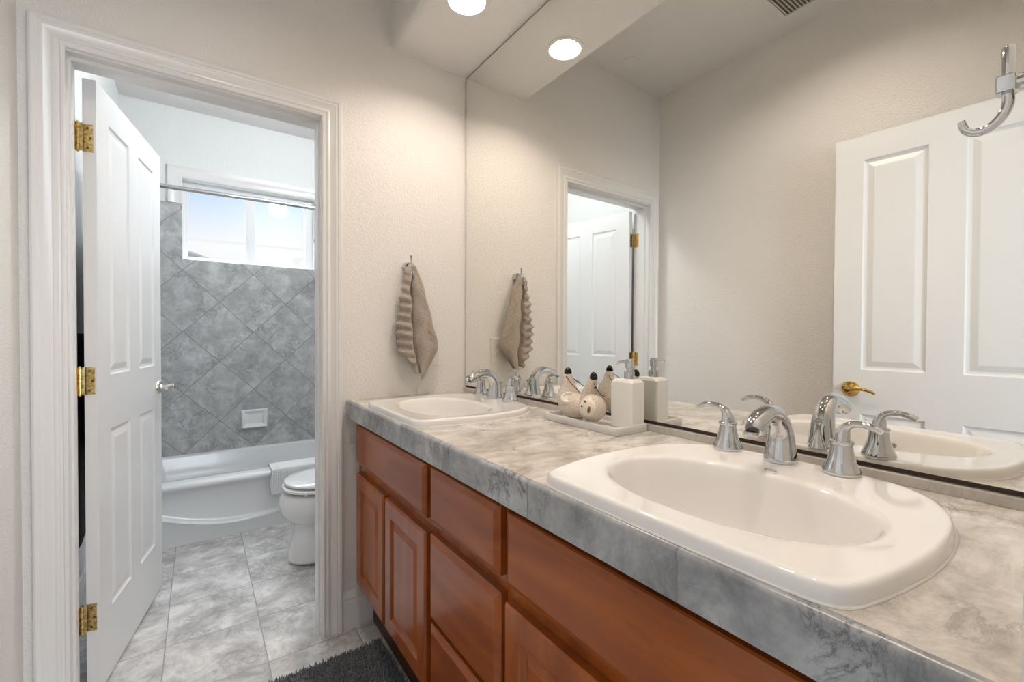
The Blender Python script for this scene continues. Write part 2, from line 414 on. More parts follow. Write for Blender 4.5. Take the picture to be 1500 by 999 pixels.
# bedroom behind the camera
b = BM()
box(b, -2.6, -2.5, -3.6, YE-0.12, 0, ZCEIL); box(b, 2.5, 2.6, -3.6, YE-0.12, 0, ZCEIL)
box(b, -2.5, 0.48, -3.6, -3.5, 0, ZCEIL); box(b, 2.42, 2.5, -3.6, -3.5, 0, ZCEIL); box(b, 0.48, 2.42, -3.6, -3.5, 0, 0.68); box(b, 0.48, 2.42, -3.6, -3.5, 2.22, ZCEIL)
box(b, -2.5, XL-0.0, YE-0.13, YE-0.12, 0, ZCEIL); box(b, XR, 2.5, YE-0.13, YE-0.12, 0, ZCEIL)
struct('wall_bedroom', b, M['wall'])
b = BM(); box(b, -2.6, 2.6, -3.6, 4.1, ZCEIL+0.095, ZCEIL+0.10); struct('ceiling_deck', b, M['ceil'])
# soffit over the vanity, rounded lower edge, round cut-outs for the two lamps
CANS = ((0.800, 1.430), (0.800, 0.400)); CR = 0.068
b = BM(); r = 0.03
x_in, x_out = XSOF+r, XR
ys = [YE, CANS[1][1]-0.12, CANS[1][1]+0.12, CANS[0][1]-0.12, CANS[0][1]+0.12, YB]
for ya, yb in zip(ys, ys[1:]):
    can = [c for c in CANS if ya < c[1] < yb]
    if not can:
        b.faces.new([b.verts.new(p) for p in ((x_in, ya, ZSOF), (x_out, ya, ZSOF), (x_out, yb, ZSOF), (x_in, yb, ZSOF))]); continue
    cx, cy = can[0]; n = 32; inner = []; outer = []
    for k in range(n):
        a = 2*PI*k/n; dx, dy = math.cos(a), math.sin(a)
        sx1 = (x_out-cx) if dx > 0 else (cx-x_in); sy1 = (yb-cy)
        t = min(sx1/abs(dx) if abs(dx) > 1e-6 else 9, sy1/abs(dy) if abs(dy) > 1e-6 else 9)
        inner.append(b.verts.new((cx+dx*CR, cy+dy*CR, ZSOF))); outer.append(b.verts.new((cx+dx*t, cy+dy*t, ZSOF)))
    for k in range(n):
        j = (k+1) % n
        b.faces.new((inner[k], inner[j], outer[j], outer[k]))
    for (qx, qy) in ((x_out, yb), (x_in, yb), (x_in, ya), (x_out, ya)):   # corner triangles
        best = sorted(range(n), key=lambda k: (outer[k].co.x-qx)**2+(outer[k].co.y-qy)**2)
        for k in range(n):
            j = (k+1) % n
            A, B2 = outer[k].co, outer[j].co
            on = lambda P, axis, val: abs(P[axis]-val) < 1e-5
            if (on(A, 0, qx) and on(B2, 1, qy)) or (on(A, 1, qy) and on(B2, 0, qx)):
                if (A-Vector((qx, qy, ZSOF))).length > 1e-4 and (B2-Vector((qx, qy, ZSOF))).length > 1e-4:
                    b.faces.new((outer[k], outer[j], b.verts.new((qx, qy, ZSOF))))
arc = [(x_in - math.sin(k*PI/12)*r, ZSOF + r - math.cos(k*PI/12)*r) for k in range(7)] + [(XSOF, ZCEIL)]
rows = [[b.verts.new((x, y, z)) for x, z in arc] for y in (YE, YB)]
for i in range(len(arc)-1): b.faces.new((rows[0][i], rows[1][i], rows[1][i+1], rows[0][i+1]))
bmesh.ops.remove_doubles(b, verts=b.verts, dist=1e-5)
struct('ceiling_soffit', b, M['ceil'], smooth=40)

# jambs, stops and casings -------------------------------------------------
b = BM(); JF, SF = 0.016, 0.022
box(b, OL, OL+JF, YB-0.002, YB2+0.002, 0, OH); box(b, OR-JF, OR, YB-0.002, YB2+0.002, 0, OH); box(b, OL+JF, OR-JF, YB-0.002, YB2+0.002, OH-0.014, OH)
box(b, OL+JF, OL+SF, YB+0.030, YB+0.072, 0, OH-0.014); box(b, OR-SF, OR-JF, YB+0.030, YB+0.072, 0, OH-0.014); box(b, OL+SF, OR-SF, YB+0.030, YB+0.072, OH-0.026, OH-0.014)
struct('trim_jamb', b, M['trim'])
prof = [(0, 0), (0, 0.009), (0.003, 0.012), (0.009, 0.012), (0.012, 0.009), (0.016, 0.010), (0.019, 0.013), (0.026, 0.013), (0.030, 0.011), (0.045, 0.015), (0.050, 0.018), (0.056, 0.018), (0.060, 0.021), (0.069, 0.022), (0.075, 0.019), (0.077, 0)]
b = BM(); casing(b, -0.321, 0.396, OH-0.008, prof, lambda x, z, h: (x, YB-h, z)); struct('trim_casing', b, M['trim'], smooth=30)
b = BM(); casing(b, -0.3235, 0.396, OH-0.008, prof, lambda x, z, h: (x, YB2+h, z)); struct('trim_casing_bath', b, M['trim'], smooth=30)
b = BM(); box(b, EL, EL+0.012, YE-0.12, YE, 0, 2.07); box(b, ER-0.012, ER, YE-0.12, YE, 0, 2.07); box(b, EL, ER, YE-0.12, YE, 2.058, 2.07)
struct('trim_entry_jamb', b, M['trim'], bevel=0.001)
# baseboards
def base_prof(bm, a0, a1, mp, h=0.150):
    pr = [(0, 0), (0.014, 0), (0.014, h*0.72), (0.011, h*0.78), (0.012, h*0.84), (0.007, h*0.95), (0.005, h), (0, h)]
    rows = [[bm.verts.new(mp(a, d, z)) for d, z in pr] for a in (a0, a1)]
    for i in range(len(pr)-1): bm.faces.new((rows[0][i], rows[0][i+1], rows[1][i+1], rows[1][i]))
    for r_ in rows: bm.faces.new(r_)
b = BM(); base_prof(b, 0.396+0.077, XR, lambda a, d, z: (a, YB-d, z)); struct('baseboard_back', b, M['trim'])
b = BM(); base_prof(b, YE, YB, lambda a, d, z: (XL+d, a, z)); struct('baseboard_left', b, M['trim'])
b = BM(); base_prof(b, YB2, YA, lambda a, d, z: (XL+d, a, z)); struct('baseboard_left_bath', b, M['trim'])

# window -------------------------------------------------------------------
win = bpy.data.objects.new('window_1', None); C.objects.link(win); win.location = (0.34, 3.95, WZ0); win['kind'] = 'structure'
b = BM()
ya, yb = 3.945, 4.005
box(b, WX0, WX0+0.022, ya, yb, WZ0, WZ1); box(b, WX1-0.055, WX1, ya, yb, WZ0, WZ1)
box(b, WX0+0.022, WX1-0.055, ya, yb, WZ0, WZ0+0.022); box(b, WX0+0.022, WX1-0.055, ya, yb, WZ1-0.05, WZ1)
struct('window_frame', b, M['vinyl'], win, bevel=0.002)
b = BM(); zl, zh = WZ0+0.022, WZ1-0.05
box(b, 0.298, 0.322, 3.938, 3.965, zl, zh); box(b, 0.322, 0.358, 3.955, 3.985, zl, zh)
box(b, WX0+0.022, 0.298, 3.950, 3.965, zl, zl+0.010); box(b, WX0+0.022, 0.298, 3.950, 3.965, zh-0.012, zh)
box(b, WX0+0.022, WX0+0.030, 3.950, 3.965, zl, zh)
struct('window_sash', b, M['vinyl'], win, bevel=0.0015)
b = BM(); box(b, WX0+0.03, 0.298, 3.956, 3.959, zl+0.010, zh-0.012); box(b, 0.358, WX1-0.055, 3.970, 3.973, zl, zh)
struct('window_glass', b, M['glass'], win)
b = BM(); box(b, 0.303, 0.314, 3.932, 3.9385, 1.90, 1.955); lathe(b, [(0.006, 0), (0.006, -0.010)], 0.3085, 3.932, 1.93, 12, 'y')
struct('window_latch', b, M['vinyl'], win, bevel=0.001)
b = BM()
wprof = [(0, 0), (0, 0.012), (0.006, 0.016), (0.02, 0.012), (0.05, 0.016), (0.062, 0.022), (0.080, 0.022), (0.085, 0)]
casing(b, WX0, WX1, WZ1, wprof, lambda x, z, h: (x, YT-h, z), z0=ZT)
struct('trim_window_casing', b, M['trim'], smooth=30)
# neighbour's roof edge seen through the window
b = BM()
for k in range(9):
    x0 = -1.6+k*0.28; z0 = 3.50-k*0.095
    v = [b.verts.new(p) for p in ((x0, 12, z0), (x0+0.27, 12, z0-0.09), (x0+0.27, 12, z0-0.14), (x0, 12, z0-0.05), (x0, 14.5, z0), (x0+0.27, 14.5, z0-0.09), (x0+0.27, 14.5, z0-0.14), (x0, 14.5, z0-0.05))]
    for f in ((0,1,2,3),(4,7,6,5),(0,4,5,1),(3,2,6,7),(1,5,6,2),(0,3,7,4)): b.faces.new([v[i] for i in f])
tag(obj('neighbour_roof', b, M['roof']), 'pale stepped roof edge of a house outside the bath window', 'roof')

# ------------------------------------------------------------------ doors
DPROF = [(0.005, -0.006), (0.011, -0.0075), (0.016, -0.0075), (0.036, -0.0015), (0.040, -0.0010)]
def door_slab(parent, w, h, z0, mp, t=0.035):
    """w runs from hinge; mp(w, z, depth) with depth 0 = one face, -t = the other"""
    st, mid = 0.100, 0.105; pw = (w-2*st-mid)/2
    pan = []
    for a in (st, st+pw+mid):
        pan += [(a, a+pw, z0+0.235, z0+0.855), (a, a+pw, z0+1.045, z0+h-0.105)]
    b = BM()
    paneled_face(b, 0, w, z0, z0+h, pan, DPROF, mp)
    paneled_face(b, 0, w, z0, z0+h, pan, DPROF, lambda a, z, d: mp(a, z, -t-d))
    c = [(0, z0), (w, z0), (w, z0+h), (0, z0+h)]
    # side strips, split where the face grid is split
    ws = sorted({0, w, *[p[0] for p in pan], *[p[1] for p in pan]}); zs = sorted({z0, z0+h, *[p[2] for p in pan], *[p[3] for p in pan]})
    for z in (z0, z0+h):
        for a, a2 in zip(ws, ws[1:]): b.faces.new([b.verts.new(mp(*q)) for q in ((a, z, 0), (a2, z, 0), (a2, z, -t), (a, z, -t))])
    for a in (0, w):
        for z, z2 in zip(zs, zs[1:]): b.faces.new([b.verts.new(mp(*q)) for q in ((a, z, 0), (a, z2, 0), (a, z2, -t), (a, z, -t))])
    bmesh.ops.remove_doubles(b, verts=b.verts, dist=1e-5)
    return struct('door_panel', b, M['door'], parent)
def lever(bm, base, n, along, up=Vector((0, 0, 1)), L=0.10, wave=0.012):
    """door lever: round rose on the face at base, neck out along n, handle along 'along'"""
    base = Vector(base)
    rings = []
    a1 = along; a2 = up
    for r, h in ((0.033, 0), (0.033, 0.004), (0.029, 0.009), (0.018, 0.013), (0.012, 0.020), (0.0105, 0.040), (0.012, 0.050), (0.010, 0.056), (0.003, 0.058)):
        rings.append([base + n*h + (a1*math.cos(k*PI/12)+a2*math.sin(k*PI/12))*r for k in range(24)])
    loft(bm, rings)
    p = [base+n*0.047, base+n*0.049+along*0.02+up*0.002, base+n*0.046+along*0.05+up*wave*0.4, base+n*0.044+along*0.08-up*wave*0.2, base+n*0.044+along*L-up*wave]
    tube(bm, cr_(p, 5), interp([0.010, 0.0085, 0.0065, 0.006, 0.004], 5), 12)

# door_1: bath door, hinged on the left jamb, swung about 80 degrees into the bath
d1 = bpy.data.objects.new('door_1', None); C.objects.link(d1); d1['kind'] = 'structure'; d1.location = (-0.297, 1.985, 0)
H1 = Vector((-0.271, 1.983, 0)); dv = Vector((0.126, 0.685, 0)).normalized(); nv = Vector((dv.y, -dv.x, 0))
mp1 = lambda w, z, d: H1 + dv*w + nv*d + Vector((0, 0, z))
door_slab(d1, 0.694, 2.015, 0.012, mp1)
for sgn, nm in ((1, 'door_handle'), (-1, 'door_handle')):
    b = BM(); base = mp1(0.63, 0.955, 0 if sgn > 0 else -0.035)
    rings = []
    for r, h in ((0.031, 0), (0.031, 0.005), (0.027, 0.012), (0.014, 0.014), (0.0115, 0.018), (0.010, 0.034), (0.0125, 0.040), (0.0135, 0.055), (0.0125, 0.066), (0.005, 0.069)):
        rings.append([base + nv*sgn*h + (dv*math.cos(k*PI/12)+Vector((0, 0, 1))*math.sin(k*PI/12))*r for k in range(24)])
    loft(b, rings)
    tube(b, [base+nv*sgn*0.056-dv*0.0, base+nv*sgn*0.058-dv*0.04, base+nv*sgn*0.055-dv*0.085], [0.010, 0.008, 0.006], 12)
    struct(nm, b, M['nickel'], d1, smooth=35)
def hinge(parent, zc):
    b = BM(); hh = 0.045
    # leaf on the door's hinge edge, leaf on the jamb, knuckle
    e0, e1 = mp1(0, 0, -0.033), mp1(0, 0, -0.008)
    for zz0, zz1 in ((zc-hh, zc+hh),):
        o_ = -dv*0.0015
        v = [b.verts.new(p) for p in (e0+Vector((0,0,zz0)), e1+Vector((0,0,zz0)), e1+Vector((0,0,zz1)), e0+Vector((0,0,zz1)), e0+o_+Vector((0,0,zz0)), e1+o_+Vector((0,0,zz0)), e1+o_+Vector((0,0,zz1)), e0+o_+Vector((0,0,zz1)))]
        for f in ((0,3,2,1),(4,5,6,7),(0,1,5,4),(1,2,6,5),(2,3,7,6),(3,0,4,7)): b.faces.new([v[i] for i in f])
    box(b, OL+JF, OL+JF+0.0015, YB+0.085, YB2+0.002, zc-hh, zc+hh)
    kx, ky = OL+JF+0.006, 1.982
    for k in range(5):
        z = zc-hh+k*0.018
        lathe(b, [(0.0055, 0.0006), (0.0055, 0.0174)], kx, ky, z, 12)
    lathe(b, [(0.003, -0.004), (0.003, 0.094)], kx, ky, zc-hh, 10)
    box(b, OL+JF, kx, ky-0.001, ky+0.001, zc-hh, zc+hh); box(b, kx, e0.x, ky-0.002, ky, zc-hh, zc+hh)
    hg = struct('hinge', b, M['brass'], parent)
    for dz, dd in ((0.032, 0.45), (0.0, 0.75), (-0.032, 0.45)):
        b = BM(); q = e0.lerp(e1, dd) + Vector((0, 0, zc+dz)) - dv*0.0015
        lathe(b, [(0.0038, 0), (0.0038, -0.001)], q.x, q.y, q.z, 10, 'y'); struct('screw', b, M['screw'], hg)
for z in (1.835, 1.045, 0.265): hinge(d1, z)

# door_2: entry door opened against the left wall, seen in the mirror
d2 = bpy.data.objects.new('door_2', None); C.objects.link(d2); d2['kind'] = 'structure'; d2.location = (-0.292, 0.085, 0)
H2 = Vector((-0.287, 0.085, 0)); dv2 = Vector((0.035, 0.715, 0)).normalized(); nv2 = Vector((dv2.y, -dv2.x, 0))
mp2 = lambda w, z, d: H2 + dv2*w + nv2*d + Vector((0, 0, z))
door_slab(d2, 0.720, 2.047, 0.012, mp2)
b = BM(); lever(b, mp2(0.655, 0.972, 0), nv2, -dv2, L=0.095)
struct('door_handle', b, M['gold'], d2, smooth=40)
b = BM(); lever(b, mp2(0.655, 0.972, -0.035), -nv2, -dv2, L=0.095)
struct('door_handle', b, M['gold'], d2, smooth=40)

# ================================================================== VANITY
van = thing('vanity_cabinet', 'cherry wood double vanity cabinet with drawers and panelled doors under the stone counter', 'cabinet', (0.78, 0.96, 0))
XF = 0.540   # face frame plane
y_lo, y_hi = YE+0.003, YB-0.002
b = BM(); box(b, XF, XF+0.020, y_lo, y_hi, 0.180, 0.8645); obj('face_frame', b, M['wood_v'], van, bevel=0.002)
b = BM(); box(b, XF+0.020, XR-0.006, y_hi-0.016, y_hi, 0.180, 0.8645); box(b, XF+0.020, XR-0.006, y_lo, y_lo+0.016, 0.180, 0.8645)
box(b, XF+0.020, XR-0.006, y_lo+0.016, y_hi-0.016, 0.180, 0.198); box(b, XF+0.020, XR-0.006, 1.136, 1.150, 0.198, 0.80); box(b, XF+0.020, XR-0.006, 0.762, 0.776, 0.198, 0.80)
obj('cabinet_box', b, M['wood_v'], van)
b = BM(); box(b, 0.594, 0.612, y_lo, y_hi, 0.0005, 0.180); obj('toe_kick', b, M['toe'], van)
TF = 0.025
def drawer_front(y0, y1, z0, z1, name='drawer', m='wood_h'):
    b = BM()
    prof = [(0, 0), (0, TF-0.009), (0.003, TF-0.006), (0.015, TF-0.0005), (0.0165, TF), (0.018, TF)]
    rings = [[(XF-d, y0+i, z0+i), (XF-d, y1-i, z0+i), (XF-d, y1-i, z1-i), (XF-d, y0+i, z1-i)] for i, d in prof]
    loft(b, rings); return obj(name, b, M[m], van)
def cab_door(y0, y1, z0, z1):
    b = BM(); s = 0.052
    prof = [(0, 0), (0, TF-0.006), (0.004, TF-0.001), (0.006, TF), (s, TF), (s+0.004, TF-0.002), (s+0.009, TF-0.009), (s+0.014, TF-0.010), (s+0.030, TF-0.003), (s+0.032, TF-0.002)]
    rings = [[(XF-d, y0+i, z0+i), (XF-d, y1-i, z0+i), (XF-d, y1-i, z1-i), (XF-d, y0+i, z1-i)] for i, d in prof]
    loft(b, rings); return obj('cabinet_door', b, M['wood_v'], van)
drawer_front(1.158, 1.832, 0.683, 0.838, 'false_front')
cab_door(1.504, 1.818, 0.199, 0.645); cab_door(1.155, 1.484, 0.199, 0.645)
drawer_front(0.784, 1.131, 0.686, 0.838); drawer_front(0.780, 1.131, 0.418, 0.652); drawer_front(0.780, 1.128, 0.199, 0.404)
drawer_front(0.100, 0.759, 0.680, 0.835, 'false_front')
cab_door(0.442, 0.759, 0.199, 0.645); cab_door(0.100, 0.430, 0.199, 0.645)

# countertop with two cut-outs
ct = thing('countertop', 'grey-beige veined stone countertop with tiled front edge and two white drop-in sinks', 'countertop', (0.77, 0.96, 0.865))
SINKS = (0.392, 1.412)
xa, xb, hx0, hx1 = XC+0.012, XR-0.004, 0.540, 0.872
b = BM()
yy = [YE+0.001]
for c in SINKS: yy += [c-0.222, c+0.222]
yy.append(YB-0.001)
for i, (p, q) in enumerate(zip(yy, yy[1:])):
    if i % 2 == 0: box(b, xa, xb, p, q, 0.905, ZC)
    else: box(b, xa, hx0, p, q, 0.905, ZC); box(b, hx1, xb, p, q, 0.905, ZC)
bmesh.ops.remove_doubles(b, verts=b.verts, dist=1e-6)
obj('counter_slab', b, M['countertop'], ct)
b = BM()   # bullnose strip + face tile
def strip(bm, pr, y0=YE+0.001, y1=YB-0.001):
    rows = [[bm.verts.new((x, y, z)) for x, z in pr] for y in (y0, y1)]
    n = len(pr)
    for i in range(n): bm.faces.new((rows[0][i], rows[0][(i+1) % n], rows[1][(i+1) % n], rows[1][i]))
    bm.faces.new(rows[0]); bm.faces.new(rows[1])
rr = 0.008
nose = [(xa, 0.918), (XC, 0.918)] + [(XC+rr-math.cos(k*PI/10)*rr, ZC-rr+math.sin(k*PI/10)*rr) for k in range(6)] + [(xa, ZC)]
strip(b, nose); obj('bullnose_edge', b, M['counteredge'], ct, smooth=40)
b = BM(); strip(b, [(XC+0.0015, 0.865), (XC+0.0015, 0.9172), (xa, 0.9172), (xa, 0.865)]); obj('edge_tile', b, M['counteredge'], ct)
b = BM(); box(b, 1.0245, 1.0355, YE+0.001, YB-0.001, ZC, 0.953); obj('backsplash_strip', b, M['strip'], ct, bevel=0.001)

# mirror
mir = thing('wall_mirror', 'large frameless wall mirror above the counter reaching up to the soffit', 'mirror', (XM, 0.96, 0.955))
b = BM(); box(b, XM, XM+0.0030, YE+0.004, YB-0.0065, 0.9620, ZSOF-0.0065); obj('mirror_glass', b, M['mirror'], mir)
b = BM(); box(b, XM+0.0032, XR-0.0005, YE+0.001, YB-0.0005, 0.9535, ZSOF-0.0005); obj('mirror_backing', b, M['dark'], mir)

# ------------------------------------------------------------------ sinks
def sink_outline(sc_pts, z, k=1.0, cx=0.72):
    return [(cx+(p[0]-cx)*k, p[1]*k, z) for p in sc_pts]
half = [(0.496, 0.0), (0.497, 0.10), (0.499, 0.180), (0.504, 0.214), (0.523, 0.233), (0.580, 0.247), (0.660, 0.258), (0.740, 0.260), (0.815, 0.252), (0.875, 0.232), (0.925, 0.198), (0.955, 0.150), (0.966, 0.08), (0.968, 0.0)]
ctrl = [(x, y, 0) for x, y in half] + [(x, -y, 0) for x, y in half[-2:0:-1]]
OUT = [(p.x, p.y) for p in cr_(ctrl, 4, True)]
NS = len(OUT)
def bowl_pt(p, k, z, cx=0.697, hx=0.140, hy=0.207, e=2.25):
    a = math.atan2(p[1]/0.26*0.207, (p[0]-0.725)/0.235*0.14)
    ca, sa = math.cos(a), math.sin(a)
    r = (abs(ca/hx)**e + abs(sa/hy)**e)**(-1/e)*k
    return (cx+ca*r, sa*r, z)
def make_sink(yc, label):
    t = thing('drop_in_sink', label, 'sink', (0.72, yc, ZC), 'drop-in sinks in the counter')
    b = BM(); off = lambda r: [(x, y+yc, z) for x, y, z in r]
    R = []
    R.append(off(sink_outline(OUT, ZC+0.0005, 1.0)))
    R.append(off(sink_outline(OUT, ZC+0.012, 0.996)))
    R.append(off(sink_outline(OUT, ZC+0.0185, 0.989)))
    R.append(off(sink_outline(OUT, ZC+0.0210, 0.978)))
    R.append(off(sink_outline(OUT, ZC+0.0215, 0.955)))
    A = sink_outline(OUT, ZC+0.0205, 0.92)
    B = [bowl_pt(p, 1.0, ZC+0.018) for p in OUT]
    for f in (0.0, 0.45, 0.8): R.append(off([tuple(a[i]*(1-f)+q[i]*f for i in range(3)) for a, q in zip(A, B)]))
    for k, z in ((1.0, 0.018), (0.977, 0.013), (0.957, 0.001), (0.930, -0.022), (0.885, -0.060), (0.81, -0.096), (0.69, -0.120), (0.52, -0.131), (0.35, -0.135), (0.17, -0.1375)):
        R.append(off([bowl_pt(p, k, ZC+z) for p in OUT]))
    loft(b, R, False, False)
    body = obj('basin', b, M['porcelain'], t, smooth=180, subd=1)
    b = BM(); cz = ZC-0.137
    lathe(b, [(0.036, 0.001), (0.034, 0.004), (0.022, 0.003), (0.020, -0.004), (0.004, -0.005)], 0.703, yc, cz, 28)
    lathe(b, [(0.017, -0.002), (0.017, 0.004), (0.006, 0.006)], 0.703, yc, cz, 20)
    obj('drain', b, M['chrome'], t, smooth=40)
    for dy in (-0.022, 0.022):
        b = BM(); lathe(b, [(0.0065, 0), (0.0055, 0.0012), (0.001, 0.0012)], 0.5715, yc+dy+0.010, 0.912, 14, 'x'); obj('overflow_hole', b, M['mark'], t)
    b = BM()
    ring = lambda k, z: [(0.852+math.cos(a*PI/12)*0.0055*k, yc-0.001+math.sin(a*PI/12)*0.011*k, z) for a in range(24)]
    loft(b, [ring(1.0, ZC+0.0208), ring(1.0, ZC+0.0216), ring(0.8, ZC+0.0216), ring(0.8, ZC+0.0208)], False, False)
    obj('maker_mark', b, M['mark'], t)
    b = BM(); loft(b, [off(sink_outline(OUT, ZC+0.0002, 1.008)), off(sink_outline(OUT, ZC+0.002, 1.006)), off(sink_outline(OUT, ZC+0.003, 0.998))], False, False)
    obj('caulk_bead', b, M['caulk'], t, smooth=60)
    return t
make_sink(SINKS[0], 'white drop-in sink nearest the camera, at the right end of the counter')
make_sink(SINKS[1], 'white drop-in sink at the far end of the counter beside the towel wall')

# ------------------------------------------------------------------ faucets
FX, FZ = 0.940, ZC+0.0205
def make_faucet():
    t = thing('faucet', 'chrome faucet with two lever handles on the sink nearest the camera', 'faucet', (FX, 0.405, FZ), 'widespread faucets at the sinks')
    yc = 0.411
    b = BM()
    path = [(FX-0.004, yc, FZ), (FX-0.004, yc, FZ+0.012), (FX-0.002, yc, FZ+0.045), (FX-0.010, yc, FZ+0.072), (FX-0.030, yc, FZ+0.092), (FX-0.056, yc, FZ+0.098), (FX-0.084, yc, FZ+0.092), (FX-0.107, yc, FZ+0.082), (FX-0.116, yc, FZ+0.073)]
    tube(b, cr_(path, 6), interp([0.030, 0.0285, 0.0235, 0.0205, 0.0185, 0.0175, 0.0178, 0.0185, 0.0180], 6), 24)
    sp_ = obj('spout', b, M['chrome'], t, smooth=60)
    b = BM(); lathe(b, [(0.0305, 0), (0.0305, 0.005), (0.027, 0.008)], FX-0.004, yc, FZ, 28); obj('spout_base', b, M['chrome'], t, smooth=40)
    b = BM(); lathe(b, [(0.0125, 0), (0.0125, -0.005), (0.004, -0.005)], FX-0.117, yc, FZ+0.071, 20); obj('aerator', b, M['chrome'], sp_, smooth=40)
    b = BM(); lathe(b, [(0.018, 0.002), (0.014, 0.012), (0.008, 0.028), (0.0045, 0.038), (0.004, 0.050), (0.0075, 0.056), (0.009, 0.060), (0.0085, 0.063), (0.002, 0.064)], FX+0.024, yc, FZ, 20)
    obj('lift_rod', b, M['chrome'], t, smooth=50)
    for sg in (1, -1):
        yh = yc + (0.109 if sg > 0 else -0.1005); q = 0.90 if sg > 0 else 0.74
        b = BM()
        lathe(b, [(0.0285, 0), (0.0295, 0.003), (0.0290, 0.007), (0.0255, 0.014), (0.0210, 0.026), (0.0180, 0.040), (0.0165, 0.052), (0.0185, 0.054), (0.0185, 0.058), (0.0165, 0.060)], FX, yh, FZ, 28)
        hb = obj('handle_base', b, M['chrome'], t, smooth=50)
        b = BM()
        p = [(FX, yh, FZ+0.060), (FX, yh+sg*0.001, FZ+0.070), (FX, yh+sg*0.007*q, FZ+0.082), (FX-0.001, yh+sg*0.022*q, FZ+0.090), (FX-0.002, yh+sg*0.045*q, FZ+0.092), (FX-0.003, yh+sg*0.066*q, FZ+0.088), (FX-0.003, yh+sg*0.079*q, FZ+0.083)]
        tube(b, cr_(p, 6), interp([0.0160, 0.0142, 0.0105, 0.0080, 0.0073, 0.0075, 0.0062], 6), 16, flat=0.8)
        obj('lever', b, M['chrome'], hb, smooth=60)
    return t
fa = make_faucet()
fb = copy_tree(fa); fb.location = (FX+0.004, 1.447, FZ); fb['label'] = 'chrome faucet with two lever handles on the far sink beside the towel wall'

# ================================================================== COUNTER THINGS
# tray
TX0, TX1, TY0, TY1 = 0.892, 1.020, 0.790, 1.088
b = BM(); cx, cy, hx, hy = (TX0+TX1)/2, (TY0+TY1)/2, (TX1-TX0)/2, (TY1-TY0)/2
loft(b, [rrect(cx, cy, hx-0.001, hy-0.001, 0.010, ZC+0.0005), rrect(cx, cy, hx, hy, 0.010, ZC+0.002), rrect(cx, cy, hx, hy, 0.010, ZC+0.020), rrect(cx, cy, hx-0.001, hy-0.001, 0.009, ZC+0.0215),
         rrect(cx, cy, hx-0.0065, hy-0.0065, 0.006, ZC+0.0215), rrect(cx, cy, hx-0.0075, hy-0.0075, 0.006, ZC+0.0200), rrect(cx, cy, hx-0.0085, hy-0.0085, 0.005, ZC+0.009)])
tag(obj('vanity_tray', b, M['trayrim'], None, smooth=40), 'narrow pale grey rectangular tray holding the soap dispenser and sloth figurine', 'tray')
# dispenser
DX, DY = 0.983, 0.834
ds = thing('soap_dispenser', 'white square soap dispenser with a chrome pump standing on the grey tray', 'soap dispenser', (DX, DY, ZC+0.0095))
def chsq(h, ch, z, rot=0.0, cx=DX, cy=DY):
    pts = [(h, -h+ch), (h, h-ch), (h-ch, h), (-h+ch, h), (-h, h-ch), (-h, -h+ch), (-h+ch, -h), (h-ch, -h)]
    c, s = math.cos(rot), math.sin(rot)
    return [(cx+x*c-y*s, cy+x*s+y*c, z) for x, y in pts]
b = BM(); z0 = ZC+0.0095
def boct(hx, hy, ch, z): return [(DX+x, DY+y, z) for x, y in ((hx, -hy+ch), (hx, hy-ch), (hx-ch, hy), (-hx+ch, hy), (-hx, hy-ch), (-hx, -hy+ch), (-hx+ch, -hy), (hx-ch, -hy))]
loft(b, [boct(0.0270, 0.0375, 0.004, z0), boct(0.0280, 0.0385, 0.004, z0+0.002), boct(0.0280, 0.0385, 0.004, z0+0.126), boct(0.0235, 0.0325, 0.008, z0+0.134), boct(0.014, 0.014, 0.005, z0+0.136)])
obj('bottle', b, M['stonewhite'], ds, bevel=0.0012)
b = BM(); lathe(b, [(0.0145, 0), (0.0145, 0.018), (0.0130, 0.0195), (0.0075, 0.0195)], DX, DY-0.006, z0+0.136, 24); obj('collar', b, M['chrome'], ds, smooth=35)
b = BM(); lathe(b, [(0.0085, 0), (0.0085, 0.010), (0.0120, 0.011), (0.0120, 0.028), (0.0105, 0.029), (0.0105, 0.034), (0.0098, 0.035)], DX, DY-0.006, z0+0.1555, 24); pm = obj('pump', b, M['chrome'], ds, smooth=35)
b = BM(); tube(b, [(DX, DY-0.006, z0+0.184), (DX-0.020, DY-0.006, z0+0.184), (DX-0.045, DY-0.006, z0+0.183), (DX-0.051, DY-0.006, z0+0.180)], [0.005, 0.0045, 0.0035, 0.003], 12); obj('nozzle', b, M['chrome'], pm, smooth=50)

# sloth figurine lying on its back on the tray
m = mat('cream_crackle_glaze', (0.60, 0.50, 0.41), 0.16, coat=0.4); M['sloth'] = m
nt_, b_ = nodes(m)
n_ = N(nt_, 'ShaderNodeTexNoise', Scale=1.0, Detail=3.0); nt_.links.new(coords(nt_, (520, 160, 420)), n_.inputs['Vector'])
nt_.links.new(ramp(nt_, n_.outputs[0], [(0.35, (0.50, 0.41, 0.33)), (0.6, (0.72, 0.63, 0.54))]), b_.inputs['Base Color'])
M['face'] = mat('pale_face_glaze', (0.74, 0.68, 0.58), 0.14, coat=0.5)
sl = thing('sloth_figurine', 'cream glazed ceramic sloth lying on its back with black-tipped paws raised', 'figurine', (0.948, 0.99, ZC+0.009))
z0 = ZC+0.009
SX = 0.946
b = BM()
ellipsoid(b, (SX, 1.008, z0+0.039), (0.038, 0.064, 0.039))
